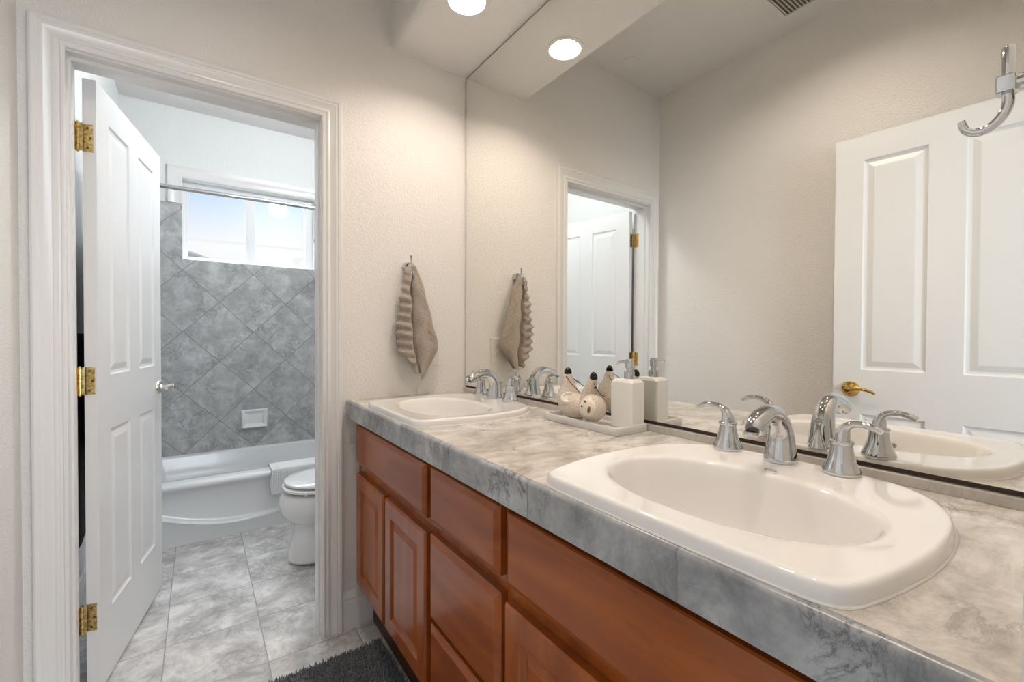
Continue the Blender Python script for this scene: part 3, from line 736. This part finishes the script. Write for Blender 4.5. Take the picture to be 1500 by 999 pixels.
for (y0_, yt, zt, lean) in ((1.040, 1.036, 0.140, 0.0), (0.952, 0.926, 0.133, 0.006)):
    path = [(SX+0.004, y0_, z0+0.045), (SX+0.003, y0_, z0+0.075), (SX, (y0_+yt)/2, z0+0.105), (SX-0.003, yt, z0+zt)]
    rd = [0.038, 0.034, 0.021, 0.0115] if y0_ > 1.0 else [0.027, 0.024, 0.018, 0.0125]
    tube(b, cr_(path, 5), interp(rd, 5), 20)
body = obj('body', b, M['sloth'], sl, smooth=180)
rm = body.modifiers.new('remesh', 'REMESH'); rm.mode = 'VOXEL'; rm.voxel_size = 0.0022; rm.use_smooth_shade = True
sm = body.modifiers.new('smooth', 'SMOOTH'); sm.factor = 0.8; sm.iterations = 14
for (yt, zt) in ((1.036, 0.139), (0.926, 0.132)):
    b = BM(); lathe(b, [(0.0108, 0), (0.0118, 0.004), (0.0110, 0.011), (0.0075, 0.018), (0.003, 0.0215), (0.0005, 0.022)], SX-0.003, yt, z0+zt-0.004, 20); obj('claw', b, M['black'], sl, smooth=60)
# hollow dish on the belly (rim ring)
b = BM(); cen = Vector((SX-0.028, 1.008, z0+0.068)); nrm = Vector((-0.60, -0.38, 0.70)).normalized()
ax1 = nrm.cross(Vector((0, 0, 1))).normalized(); ax2 = nrm.cross(ax1)
rings = []
for r_, h_ in ((0.026, -0.007), (0.0235, 0.001), (0.021, 0.0022), (0.018, 0.0010), (0.016, -0.002), (0.008, -0.0035), (0.001, -0.004)):
    rings.append([cen+nrm*h_+(ax1*math.cos(k*PI/14)+ax2*math.sin(k*PI/14)*0.85)*r_ for k in range(28)])
loft(b, rings); obj('dish', b, M['face'], sl, smooth=60)
# head
HC = Vector((SX-0.016, 0.917, z0+0.047)); HR = 0.0400
b = BM(); ellipsoid(b, HC, (HR, HR*1.02, HR*0.98), None, 36, 24); hd = obj('head', b, M['sloth'], sl, smooth=180)
fd = Vector((-0.96, -0.26, 0.12)).normalized()       # where the face looks
f1 = fd.cross(Vector((0, 0, 1))).normalized(); f2 = f1.cross(fd)
def on_head(a, c, lift=1.0): 
    v = (fd + f1*a + f2*c).normalized(); return HC + Vector((v.x*HR, v.y*HR*1.02, v.z*HR*0.98))*lift
def patch(name, ca, cc, ra, rc, mm, lift, rot=0.0, n=20, par=None):
    b = BM(); rings = []
    for k in (1.0, 0.92, 0.6, 0.2):
        ring = []
        for i in range(n):
            t = 2*PI*i/n; u, v = math.cos(t)*ra*k, math.sin(t)*rc*k
            ring.append(on_head(ca+u*math.cos(rot)-v*math.sin(rot), cc+u*math.sin(rot)+v*math.cos(rot), lift if k < 1 else 0.995))
        rings.append(ring)
    loft(b, rings, False, True); return obj(name, b, mm, par or hd, smooth=60)
fc = patch('face', -0.08, 0.02, 0.86, 0.84, M['face'], 1.022, n=32)
patch('eye_patch', -0.26, -0.12, 0.12, 0.28, M['brown'], 1.035, 0.12); patch('eye_patch', 0.16, 0.50, 0.10, 0.17, M['brown'], 1.035, -1.0)
patch('nose', 0.34, 0.10, 0.065, 0.085, M['black'], 1.05)
# carrying cord strung between the paws
b = BM(); tube(b, cr_([(SX-0.013, 1.030, z0+0.128), (SX-0.022, 1.000, z0+0.110), (SX-0.014, 0.966, z0+0.083)], 6), 0.0012, 8)
tube(b, cr_([(SX-0.012, 0.915, z0+0.118), (SX-0.018, 0.903, z0+0.108), (SX-0.012, 0.892, z0+0.090), (SX+0.003, 0.890, z0+0.082)], 5), 0.0012, 8)
ellipsoid(b, (SX-0.018, 0.904, z0+0.107), (0.0035, 0.0035, 0.0045), None, 12, 8); ellipsoid(b, (SX-0.013, 1.031, z0+0.128), (0.0025, 0.0025, 0.003), None, 12, 8)
tube(b, cr_([(SX+0.008, 1.030, z0+0.125), (SX+0.020, 1.000, z0+0.105), (SX+0.020, 0.950, z0+0.085), (SX+0.008, 0.925, z0+0.112)], 6), 0.0012, 8)
obj('cord', b, M['cord'], sl, smooth=60)

# ================================================================== HOOKS AND TOWELS
def make_hook(x, ywall, z, sg, reach, k, label, group=None):
    """robe hook on a wall of constant y; sg = direction out of the wall"""
    t = thing('robe_hook', label, 'hook', (x, ywall, z), group)
    b = BM(); lathe(b, [(0.0205, 0.0003*sg), (0.0205, 0.006*sg), (0.018, (reach-0.022)*sg), (0.014, (reach-0.018)*sg)], x, ywall, z, 8, 'y'); obj('wall_plate', b, M['chrome'], t, smooth=25)
    b = BM(); tube(b, [(x, ywall+sg*(reach-0.020), z), (x, ywall+sg*(reach-0.004), z)], [0.0085, 0.0065], 14); box(b, x-0.009, x+0.009, *sorted((ywall+sg*(reach-0.006), ywall+sg*(reach+0.008))), z-0.0085, z+0.0085)
    obj('block', b, M['chrome'], t, bevel=0.0015)
    b = BM(); y1 = ywall+sg*reach
    tube(b, [(x, y1, z+0.007), (x, y1, z+0.040*k), (x, y1, z+0.042*k)], [0.0046, 0.0050, 0.0042], 14)
    p = [(x, y1, z-0.007), (x, y1+sg*0.0, z-0.022*k), (x, y1+sg*0.006, z-0.036*k), (x, y1+sg*0.018, z-0.044*k), (x, y1+sg*0.029, z-0.039*k), (x, y1+sg*0.033, z-0.027*k)]
    tube(b, cr_(p, 6), interp([0.0046, 0.0046, 0.0044, 0.0042, 0.0040, 0.0034], 6), 14)
    obj('prong', b, M['chrome'], t, smooth=50)
    return t
make_hook(0.660, YE, 1.451, 1, 0.037, 0.90, 'chrome robe hook at upper right edge, in front of the mirror', 'chrome robe hooks')
make_hook(0.744, YB, 1.497, -1, 0.052, 1.0, 'chrome robe hook on the back wall holding the taupe hand towel', 'chrome robe hooks')

def towel(name, m, x0, zt, zb_fn, xl_fn, xr_fn, ymid, depth_fn, sg=1, rows=60, ribs=True):
    """closed hanging cloth bundle. cross section control in unit coords (u: -1..1 along wall, v: outwards)"""
    cs = [(-0.92, -0.30), (-1.0, 0.25), (-0.84, 0.75), (-0.60, 0.95), (-0.36, 0.75), (-0.28, 0.15), (-0.20, -0.05), (-0.08, 0.45), (0.22, 0.90), (0.62, 0.80), (0.90, 0.35), (1.0, -0.15), (0.70, -0.45), (0.2, -0.35), (-0.4, -0.45)]
    cc = [(p.x, p.y) for p in cr_([(a, c, 0) for a, c in cs], 5, True)]
    n = len(cc); b = BM(); rings = []
    for r in range(rows+1):
        s = r/rows; ring = []
        for i, (u, v) in enumerate(cc):
            z = zt + (zb_fn(u, v)-zt)*s
            h = (zt-z)
            xl, xr = xl_fn(h), xr_fn(h); xm = (xl+xr)/2; hw = (xr-xl)/2
            d = depth_fn(h)
            w = 1.0
            if ribs and u > 0.35: w += 0.14*min(1, (u-0.35)*4)*math.sin((z+0.06*u-0.03*v)*2*PI/0.034)*min(1, h*12)
            if ribs and u < -0.20:
                w += 0.20*math.sin((z + (0.02*u if u < -0.05 else 0.09*u))*2*PI/0.038)*min(1, h*12)
            uu = xm + hw*(u if u > -0.1 else -0.1+(u+0.1)*(1+(w-1)*0.55)) + 0.003*math.sin(9*h*6+u*3)
            vv = ymid - d*v*w*sg - 0.002*math.sin(z*50+u*4)
            ring.append((uu, vv, z))
        rings.append(ring)
    loft(b, rings)
    return b
def lerp_tab(tab):
    def f(h):
        for (a, va), (c, vc) in zip(tab, tab[1:]):
            if h <= c: return va + (vc-va)*max(0, (h-a))/(c-a)
        return tab[-1][1]
    return f
xl = lerp_tab([(0, 0.732), (0.03, 0.714), (0.15, 0.696), (0.30, 0.680), (0.36, 0.688), (0.42, 0.712), (0.48, 0.735)])
xr = lerp_tab([(0, 0.764), (0.03, 0.783), (0.15, 0.820), (0.30, 0.862), (0.36, 0.872), (0.42, 0.850), (0.50, 0.800)])
ZTW = 1.496
def zb(u, v):
    pts = [(-1.0, 1.125), (-0.75, 1.085), (-0.45, 1.035), (-0.25, 1.045), (-0.12, 1.085), (0.02, 1.060), (0.18, 0.998), (0.40, 1.035), (0.7, 1.085), (1.0, 1.130)]
    for (a, va), (c, vc) in zip(pts, pts[1:]):
        if u <= c: z = va+(vc-va)*(u-a)/(c-a); break
    else: z = pts[-1][1]
    return z + (0.03 if v < 0 else 0.0)
dep = lerp_tab([(0, 0.012), (0.05, 0.024), (0.2, 0.034), (0.4, 0.038), (0.5, 0.030)])
b = towel('t', None, 0.748, ZTW, zb, xl, xr, 1.812, dep)
tw = obj('hand_towel', b, M['taupe'], None, smooth=180)
tag(tw, 'taupe ribbed hand towel hanging from the hook on the back wall', 'towel')

# outlet behind the towel
ou = thing('wall_outlet', 'ivory electrical outlet low on the back wall beside the hand towel', 'outlet', (0.857, YB, 1.125))
b = BM(); loft(b, [[(x, YB-0.0003, z) for x, z in ((0.820, 1.062), (0.894, 1.062), (0.894, 1.188), (0.820, 1.188))], [(x, YB-0.004, z) for x, z in ((0.820, 1.062), (0.894, 1.062), (0.894, 1.188), (0.820, 1.188))], [(x, YB-0.0065, z) for x, z in ((0.824, 1.066), (0.890, 1.066), (0.890, 1.184), (0.824, 1.184))]])
obj('cover_plate', b, M['plastic'], ou)
for zc in (1.105, 1.146):
    b = BM(); loft(b, [[(0.857+math.cos(k*PI/12)*0.0165*q, YB-h, zc+max(-0.0125, min(0.0125, math.sin(k*PI/12)*0.0165))*q) for k in range(24)] for q, h in ((1, 0.0060), (1, 0.0075), (0.95, 0.0080))]); rc = obj('receptacle', b, M['plastic'], ou)
    b = BM(); box(b, 0.8500, 0.8515, YB-0.0084, YB-0.0078, zc-0.001, zc+0.007); box(b, 0.8625, 0.8640, YB-0.0084, YB-0.0078, zc-0.001, zc+0.007); box(b, 0.8555, 0.8590, YB-0.0084, YB-0.0078, zc-0.009, zc-0.0055); obj('slots', b, M['slot'], rc)

# ================================================================== CEILING FITTINGS
def make_can(cx, cy):
    t = thing('recessed_ceiling_light', 'recessed round ceiling light in the soffit above the far sink', 'ceiling light', (cx, cy, ZSOF), 'recessed lights in the soffit')
    b = BM(); lathe(b, [(0.083, -0.0005), (0.082, -0.004), (0.072, -0.006), (0.067, -0.004), (0.066, 0.004)], cx, cy, ZSOF, 40, cap=False); obj('trim_ring', b, M['stonewhite'], t, smooth=60)
    b = BM(); prof_ = [(0.0665, 0.0)]
    for k in range(5): r1 = 0.0655-k*0.003; prof_ += [(r1, 0.008+k*0.011), (r1-0.002, 0.012+k*0.011)]
    prof_ += [(0.050, 0.070)]
    lathe(b, prof_, cx, cy, ZSOF, 40, cap=False); lathe(b, [(0.050, 0.070), (0.001, 0.0705)], cx, cy, ZSOF, 40, cap=False); obj('baffle', b, M['stonewhite'], t, smooth=30)
    b = BM(); lathe(b, [(0.046, 0.066), (0.046, 0.052), (0.038, 0.045), (0.018, 0.041), (0.001, 0.040)], cx, cy, ZSOF, 32); obj('bulb', b, M['bulb'], t, smooth=60)
    return t
ENTRY_FILL_CAN = (0.22, 0.80)  # unseen third can, added as warm fill for the left wall and door
ca = make_can(*CANS[0]); cb = copy_tree(ca); cb.location = (*CANS[1], ZSOF); cb['label'] = 'recessed round ceiling light in the soffit above the nearest sink'
CAN_W = 5.8
cc_ = copy_tree(ca); cc_.location = (*ENTRY_FILL_CAN, ZCEIL); cc_['label'] = 'unseen round recessed light added in the main ceiling just inside the entry door'; cc_['group'] = 'added fill lights'
for i, (cx, cy) in enumerate((*CANS, ENTRY_FILL_CAN)):
    l = bpy.data.lights.new('can_lamp', 'AREA'); l.shape = 'DISK'; l.size = 0.085; l.energy = CAN_W if i < 2 else 8.0; l.color = WARM  # the last one is the added entry fill
    o = bpy.data.objects.new('can_lamp', l); C.objects.link(o); o.location = (cx, cy, (ZSOF if i < 2 else ZCEIL-0.001)+0.037)

# sprinkler cover and vent on the main ceiling
b = BM(); lathe(b, [(0.044, -0.0003), (0.044, -0.005), (0.040, -0.0075), (0.034, -0.008), (0.001, -0.008)], 0.050, 1.712, ZCEIL, 32)
tag(obj('sprinkler_cover', b, M['stonewhite'], None, smooth=40), 'small round white cover plate on the ceiling, seen in the mirror', 'cover plate')
ve = thing('ceiling_vent', 'white metal air vent with angled slats on the ceiling, seen in the mirror', 'vent', (-0.14, 0.89, ZCEIL))
vx0, vx1, vy0, vy1 = -0.272, -0.010, 0.745, 1.030
b = BM(); zz = ZCEIL-0.0003
pr_ = [(0.028, 0.0), (0.026, 0.004), (0.003, 0.008), (0.0, 0.008), (0.0, 0.0)]
rings = [[(vx0-i, vy0-i, zz-d), (vx1+i, vy0-i, zz-d), (vx1+i, vy1+i, zz-d), (vx0-i, vy1+i, zz-d)] for i, d in pr_]
loft(b, rings, False, False); obj('frame', b, M['stonewhite'], ve)
b = BM(); box(b, vx0, vx1, vy0, vy1, zz-0.0010, zz); obj('duct', b, M['duct'], ve)
k = 0; y = vy0+0.008
while y < vy1-0.006:
    b = BM(); v = [b.verts.new(p) for p in ((vx0+0.001, y, zz-0.0095), (vx1-0.001, y, zz-0.0095), (vx1-0.001, y+0.010, zz-0.0015), (vx0+0.001, y+0.010, zz-0.0015), (vx0+0.001, y+0.0012, zz-0.0100), (vx1-0.001, y+0.0012, zz-0.0100), (vx1-0.001, y+0.0112, zz-0.0020), (vx0+0.001, y+0.0112, zz-0.0020))]
    for f in ((0,3,2,1),(4,5,6,7),(0,1,5,4),(1,2,6,5),(2,3,7,6),(3,0,4,7)): b.faces.new([v[i] for i in f])
    obj('slat', b, M['plastic'], ve); y += 0.0155

# ================================================================== BATH SIDE
# unseen ceiling lamp added to brighten the bath, above the toilet side
BX, BY = 0.72, 2.45
bl = thing('bath_fill_fixture', 'unseen round frosted ceiling lamp added in the bath, above the toilet', 'ceiling light', (BX, BY, ZCEIL))
b = BM(); lathe(b, [(0.15, -0.0003), (0.15, -0.02), (0.145, -0.025)], BX, BY, ZCEIL, 32); obj('rim', b, M['stonewhite'], bl, smooth=40)
b = BM(); lathe(b, [(0.14, -0.025), (0.125, -0.05), (0.08, -0.072), (0.02, -0.08), (0.001, -0.08)], BX, BY, ZCEIL, 32); obj('diffuser', b, M['fill_diffuser'], bl, smooth=60)
l = bpy.data.lights.new('bath_fill_lamp', 'POINT'); l.shadow_soft_size = 0.09; l.energy = 25; l.color = (0.95, 0.98, 1.0)
o = bpy.data.objects.new('bath_fill_lamp', l); C.objects.link(o); o.location = (BX, BY, ZCEIL-0.20)
# daylight outside the bath window, above the view line, shining down through the opening
area('bath_window_daylight', (0.34, 4.55, 3.05), (-PI/2+0.80, 0, 0), 1.6, 0.8, 125, (0.92, 0.96, 1.0))

# bathtub
tub = thing('bathtub', 'white alcove bathtub with a curved apron below the window', 'bathtub', (0.31, YA, 0))
X0, X1 = XL+0.002, XR-0.002
b = BM(); nx = 48
def crease(x): return 0.080 + 0.55*(x-0.22)**2 if abs(x-0.22) < 0.42 else 0.177
rows = []
for i in range(nx+1):
    x = X0+(X1-X0)*i/nx; zc = crease(x)
    prof_ = [(YA+0.006, 0.0005), (YA+0.004, zc-0.012), (YA+0.001, zc-0.003), (YA+0.012, zc+0.010), (YA+0.016, zc+0.03), (YA+0.016, 0.285), (YA+0.010, 0.305), (YA-0.004, 0.318), (YA-0.008, 0.332), (YA-0.002, 0.346), (YA+0.014, 0.352), (YA+0.075, 0.354)]
    rows.append([b.verts.new((x, y, z)) for y, z in prof_])
for a, c in zip(rows, rows[1:]):
    for i in range(len(a)-1): b.faces.new((a[i], a[i+1], c[i+1], c[i]))
obj('apron', b, M['tub'], tub, smooth=60)
b = BM()
cx, cy = (X0+X1)/2, (YA+0.04+YT-0.006)/2; hx, hy = (X1-X0)/2, (YT-0.006-YA-0.04)/2
R = [rrect(cx, cy, hx, hy, 0.004, 0.330, 6), rrect(cx, cy, hx, hy, 0.004, 0.353, 6), rrect(cx, cy+0.01, hx-0.085, hy-0.050, 0.12, 0.3535, 6), rrect(cx, cy+0.01, hx-0.10, hy-0.062, 0.12, 0.345, 6), rrect(cx, cy+0.01, hx-0.12, hy-0.080, 0.12, 0.25, 6), rrect(cx, cy+0.01, hx-0.16, hy-0.10, 0.12, 0.12, 6), rrect(cx, cy+0.01, hx-0.22, hy-0.15, 0.10, 0.075, 6), rrect(cx, cy+0.01, hx-0.40, hy-0.22, 0.06, 0.070, 6)]
loft(b, R, False, True); obj('basin', b, M['tub'], tub, smooth=40)
# bath mat over the rim
b = BM()
out = cr_([(YA-0.0125, 0.205), (YA-0.0130, 0.27), (YA-0.0150, 0.318), (YA-0.0145, 0.345), (YA-0.002, 0.3600), (YA+0.05, 0.3620), (YA+0.105, 0.3600), (YA+0.118, 0.345), (YA+0.130, 0.30)], 5) if False else [Vector(p) for p in []]
pth = [Vector((0, y, z)) for y, z in ((YA-0.0125, 0.205), (YA-0.0130, 0.27), (YA-0.0150, 0.318), (YA-0.0140, 0.345), (YA-0.002, 0.3585), (YA+0.05, 0.3600), (YA+0.105, 0.3600), (YA+0.125, 0.350), (YA+0.135, 0.30))]
pth = cr_(pth, 5)
nrmls = []
for i, p in enumerate(pth):
    t = (pth[min(i+1, len(pth)-1)]-pth[max(i-1, 0)]).normalized(); nrmls.append(Vector((0, -t.z, t.y)))
prof_ = [p for p in pth] + [p+n*0.008 for p, n in reversed(list(zip(pth, nrmls)))]
mx0, mx1 = 0.362, 0.86
R = []
for k in range(21):
    x = mx0+(mx1-mx0)*k/20; e = 0.5 if k in (0, 20) else 1.0
    R.append([(x + 0.004*math.sin(p.z*40)*(k == 0), p.y, p.z) for p in prof_])
loft(b, R)
tag(obj('bath_mat', b, M['waffle'], None, smooth=50), 'white textured bath mat draped over the tub rim behind the toilet', 'bath mat')

# curtain rod
b = BM(); tube(b, [(XL+0.002, YA+0.03, 2.020), (XR-0.002, YA+0.03, 2.034)], 0.0125, 20)
rod = tag(obj('curtain_rod', b, M['chrome'], None, smooth=60), 'straight chrome shower curtain rod across the bath in front of the window', 'curtain rod')
for xx, zz_, sg in ((XL, 2.020, 1), (XR, 2.034, -1)):
    b = BM(); lathe(b, [(0.026, 0.0008*sg), (0.026, 0.008*sg), (0.015, 0.016*sg)], xx, YA+0.03, zz_, 20, 'x'); obj('end_flange', b, M['chrome'], rod, smooth=40)
for xx, zz_, ll in ((0.10, 2.0255, 0.005), (0.29, 2.0274, 0.022)):
    b = BM(); tube(b, [(xx, YA+0.03, zz_), (xx+ll, YA+0.03, zz_)], 0.0138, 20); obj('joint_sleeve', b, M['chrome'], rod, smooth=40)
# shower head
sh = thing('shower_head', 'chrome shower head on a bent arm from the right tiled wall', 'shower head', (XR-0.010, 3.5, 1.92))
b = BM(); tube(b, cr_([(XR-0.011, 3.5, 1.93), (0.96, 3.5, 1.950), (0.86, 3.5, 1.935), (0.79, 3.5, 1.895)], 6), 0.0105, 16); lathe(b, [(0.03, -0.0005), (0.028, -0.008), (0.012, -0.012)], XR-0.010, 3.5, 1.93, 20, 'x'); obj('arm', b, M['chrome'], sh, smooth=50)
b = BM(); A = Vector((0.795, 3.5, 1.900)); D = Vector((-0.80, 0, -0.42)).normalized(); e1 = Vector((0, 1, 0)); e2 = D.cross(e1)
loft(b, [[A+D*h+(e1*math.cos(k*PI/12)+e2*math.sin(k*PI/12))*r for k in range(24)] for r, h in ((0.012, 0), (0.014, 0.02), (0.016, 0.04), (0.030, 0.07), (0.044, 0.088), (0.045, 0.098), (0.040, 0.101))]); obj('spray_head', b, M['chrome'], sh, smooth=40)
# soap dish
sd = thing('soap_dish', 'white ceramic soap dish set into the grey tiled wall', 'soap dish', (0.342, YT-0.010, 0.56))
b = BM(); sx0, sx1, sz0, sz1 = 0.256, 0.430, 0.494, 0.634; yq = YT-0.010
def rr_(i, d, lip=0.0): return [(sx0+i, yq-d-lip, sz0+i), (sx1-i, yq-d-lip, sz0+i), (sx1-i, yq-d, sz1-i), (sx0+i, yq-d, sz1-i)]
loft(b, [rr_(0, 0.0003), rr_(0, 0.006, 0.006), rr_(0.006, 0.011, 0.020), rr_(0.012, 0.012, 0.026), rr_(0.022, 0.008, 0.018), rr_(0.034, 0.001, 0.001)], True, True)
obj('dish', b, M['white_china'], sd, bevel=0.002)

# toilet
TY = 2.565
to = thing('toilet', 'white two-piece toilet with closed lid, half hidden by the door frame', 'toilet', (0.70, TY, 0))
def egg(f, bk, hw, z, n=40, cfrac=0.42):
    cx = f+(bk-f)*cfrac; pts = []
    for k in range(n):
        a = 2*PI*k/n; c, s = math.cos(a), math.sin(a)
        pts.append((cx + (c*(cx-f) if c < 0 else (abs(c)**0.8)*(bk-cx)), TY + math.copysign(abs(s)**0.92, s)*hw, z))
    return pts
b = BM()
loft(b, [egg(0.372, 0.90, 0.122, 0.0005), egg(0.374, 0.90, 0.120, 0.02), egg(0.385, 0.90, 0.106, 0.08), egg(0.400, 0.90, 0.100, 0.15), egg(0.410, 0.90, 0.100, 0.195), egg(0.402, 0.90, 0.108, 0.210), egg(0.375, 0.88, 0.135, 0.228), egg(0.345, 0.87, 0.165, 0.265), egg(0.330, 0.86, 0.180, 0.305), egg(0.335, 0.86, 0.184, 0.335), egg(0.350, 0.86, 0.180, 0.370), egg(0.358, 0.86, 0.177, 0.385)])
obj('bowl', b, M['white_china'], to, smooth=50, subd=1)
b = BM(); loft(b, [egg(0.358, 0.80, 0.178, 0.392), egg(0.350, 0.80, 0.183, 0.396), egg(0.350, 0.80, 0.183, 0.406), egg(0.356, 0.80, 0.179, 0.410)]); obj('seat', b, M['white_china'], to, smooth=50)
b = BM(); loft(b, [egg(0.372, 0.80, 0.170, 0.4165), egg(0.362, 0.80, 0.178, 0.420), egg(0.362, 0.80, 0.178, 0.430), egg(0.375, 0.79, 0.168, 0.437), egg(0.42, 0.76, 0.13, 0.441)]); obj('lid', b, M['white_china'], to, smooth=50)
b = BM(); box(b, 0.43, 0.445, TY-0.15, TY-0.125, 0.385, 0.393); box(b, 0.43, 0.445, TY+0.125, TY+0.15, 0.385, 0.393); box(b, 0.41, 0.70, TY-0.02, TY+0.02, 0.408, 0.418); obj('bumper', b, M['white_china'], to)
b = BM(); loft(b, [rrect(0.925, TY, 0.090, 0.20, 0.03, 0.37), rrect(0.925, TY, 0.098, 0.22, 0.03, 0.42), rrect(0.925, TY, 0.102, 0.23, 0.03, 0.72), rrect(0.925, TY, 0.102, 0.23, 0.03, 0.725)]); obj('tank', b, M['white_china'], to, smooth=40)
b = BM(); loft(b, [rrect(0.925, TY, 0.108, 0.236, 0.03, 0.726), rrect(0.925, TY, 0.110, 0.238, 0.03, 0.745), rrect(0.925, TY, 0.100, 0.228, 0.03, 0.755)]); obj('tank_lid', b, M['white_china'], to, smooth=40)
b = BM(); tube(b, [(0.825, TY-0.16, 0.66), (0.805, TY-0.16, 0.66)], 0.010, 14); tube(b, [(0.808, TY-0.16, 0.66), (0.806, TY-0.09, 0.652)], [0.006, 0.005], 12); obj('flush_lever', b, M['chrome'], to, smooth=50)

# towels behind the bath door
hk = thing('towel_hook', 'chrome hook on the bath left wall behind the open door', 'hook', (XL, 2.76, 1.66))
b = BM(); lathe(b, [(0.02, 0.0005), (0.02, 0.006), (0.01, 0.010)], XL, 2.76, 1.66, 16, 'x'); tube(b, cr_([(XL+0.008, 2.76, 1.66), (XL+0.04, 2.76, 1.655), (XL+0.055, 2.76, 1.675)], 5), 0.005, 12); obj('hook_arm', b, M['chrome'], hk, smooth=50)
def side_towel(yc, zt, zb_, w0, w1, dep0, x0, m, name, label, skew=0.0):
    b = BM(); R = []
    for r in range(31):
        s = r/30; z = zt+(zb_-zt)*s; w = w0+(w1-w0)*min(1, s*2.2)**0.8; ring = []
        d = dep0*(0.5+0.5*min(1, s*4))
        for k in range(32):
            a = 2*PI*k/32; u, v = math.cos(a), math.sin(a)
            f = 1+0.22*math.sin(5*a+1.0)*min(1, s*2)
            ring.append((x0+d*(v*0.5*f), yc+u*w*0.5*(1+0.04*math.sin(7*s)), z+(skew*u*w*(s**3) if s > 0 else 0)))
        R.append(ring)
    loft(b, R); o = obj(name, b, m, None, smooth=180); tag(o, label, 'towel'); return o
side_towel(2.70, 1.645, 0.70, 0.05, 0.36, 0.04, XL+0.060, M['charcoal'], 'bath_towel', 'charcoal bath towel hanging behind the open bath door')
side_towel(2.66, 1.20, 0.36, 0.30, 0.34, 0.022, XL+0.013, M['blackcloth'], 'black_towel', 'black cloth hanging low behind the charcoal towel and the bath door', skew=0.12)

# ================================================================== RUG
RX0, RX1, RY0, RY1 = 0.02, 0.575, 0.95, 1.700
rg = thing('bath_rug', 'dark grey shaggy bath rug on the floor in front of the vanity', 'rug', (0.30, 1.3, 0))
b = BM(); loft(b, [rrect((RX0+RX1)/2, (RY0+RY1)/2, (RX1-RX0)/2, (RY1-RY0)/2, 0.03, 0.0008), rrect((RX0+RX1)/2, (RY0+RY1)/2, (RX1-RX0)/2, (RY1-RY0)/2, 0.03, 0.010)]); obj('backing', b, M['rug'], rg)
vs, fs = [], []
nt_, b_ = nodes(M['rug'])
n_ = N(nt_, 'ShaderNodeTexNoise', Scale=300.0, Detail=1.0); nt_.links.new(coords(nt_), n_.inputs['Vector'])
nt_.links.new(ramp(nt_, n_.outputs[0], [(0.35, (0.11, 0.118, 0.135)), (0.65, (0.26, 0.275, 0.30))]), b_.inputs['Base Color'])
step = 0.0062; nxr = int((RX1-RX0)/step); nyr = int((RY1-RY0)/step)
wr, hr_ = 0.0026, 0.020
o0 = Vector((0.30, 1.3, 0))
for i in range(nxr):
    for j in range(nyr):
        x = RX0+(i+random.random())*step; y = RY0+(j+random.random())*step
        if y < 1.05 and random.random() < 0.5: continue
        lx, ly = random.gauss(0, 0.0045), random.gauss(0, 0.0045); h = hr_*(0.75+0.45*random.random()); n0 = len(vs); a0 = random.random()*6
        for k in range(3):
            a = a0+k*2*PI/3; vs.append((x+math.cos(a)*wr-o0.x, y+math.sin(a)*wr-o0.y, 0.008))
        for k in range(3):
            a = a0+k*2*PI/3; vs.append((x+lx*0.6+math.cos(a)*wr*1.15-o0.x, y+ly*0.6+math.sin(a)*wr*1.15-o0.y, 0.008+h*0.65))
        vs.append((x+lx-o0.x, y+ly-o0.y, 0.008+h))
        for k in range(3):
            k2 = (k+1) % 3; fs.append((n0+k, n0+k2, n0+3+k2, n0+3+k)); fs.append((n0+3+k, n0+3+k2, n0+6))
me = bpy.data.meshes.new('pile'); me.from_pydata(vs, [], fs); me.materials.append(M['rug']); me.update()
for p in me.polygons: p.use_smooth = True
pl = bpy.data.objects.new('pile', me); C.objects.link(pl); pl.parent = rg; pl['kind'] = 'stuff'
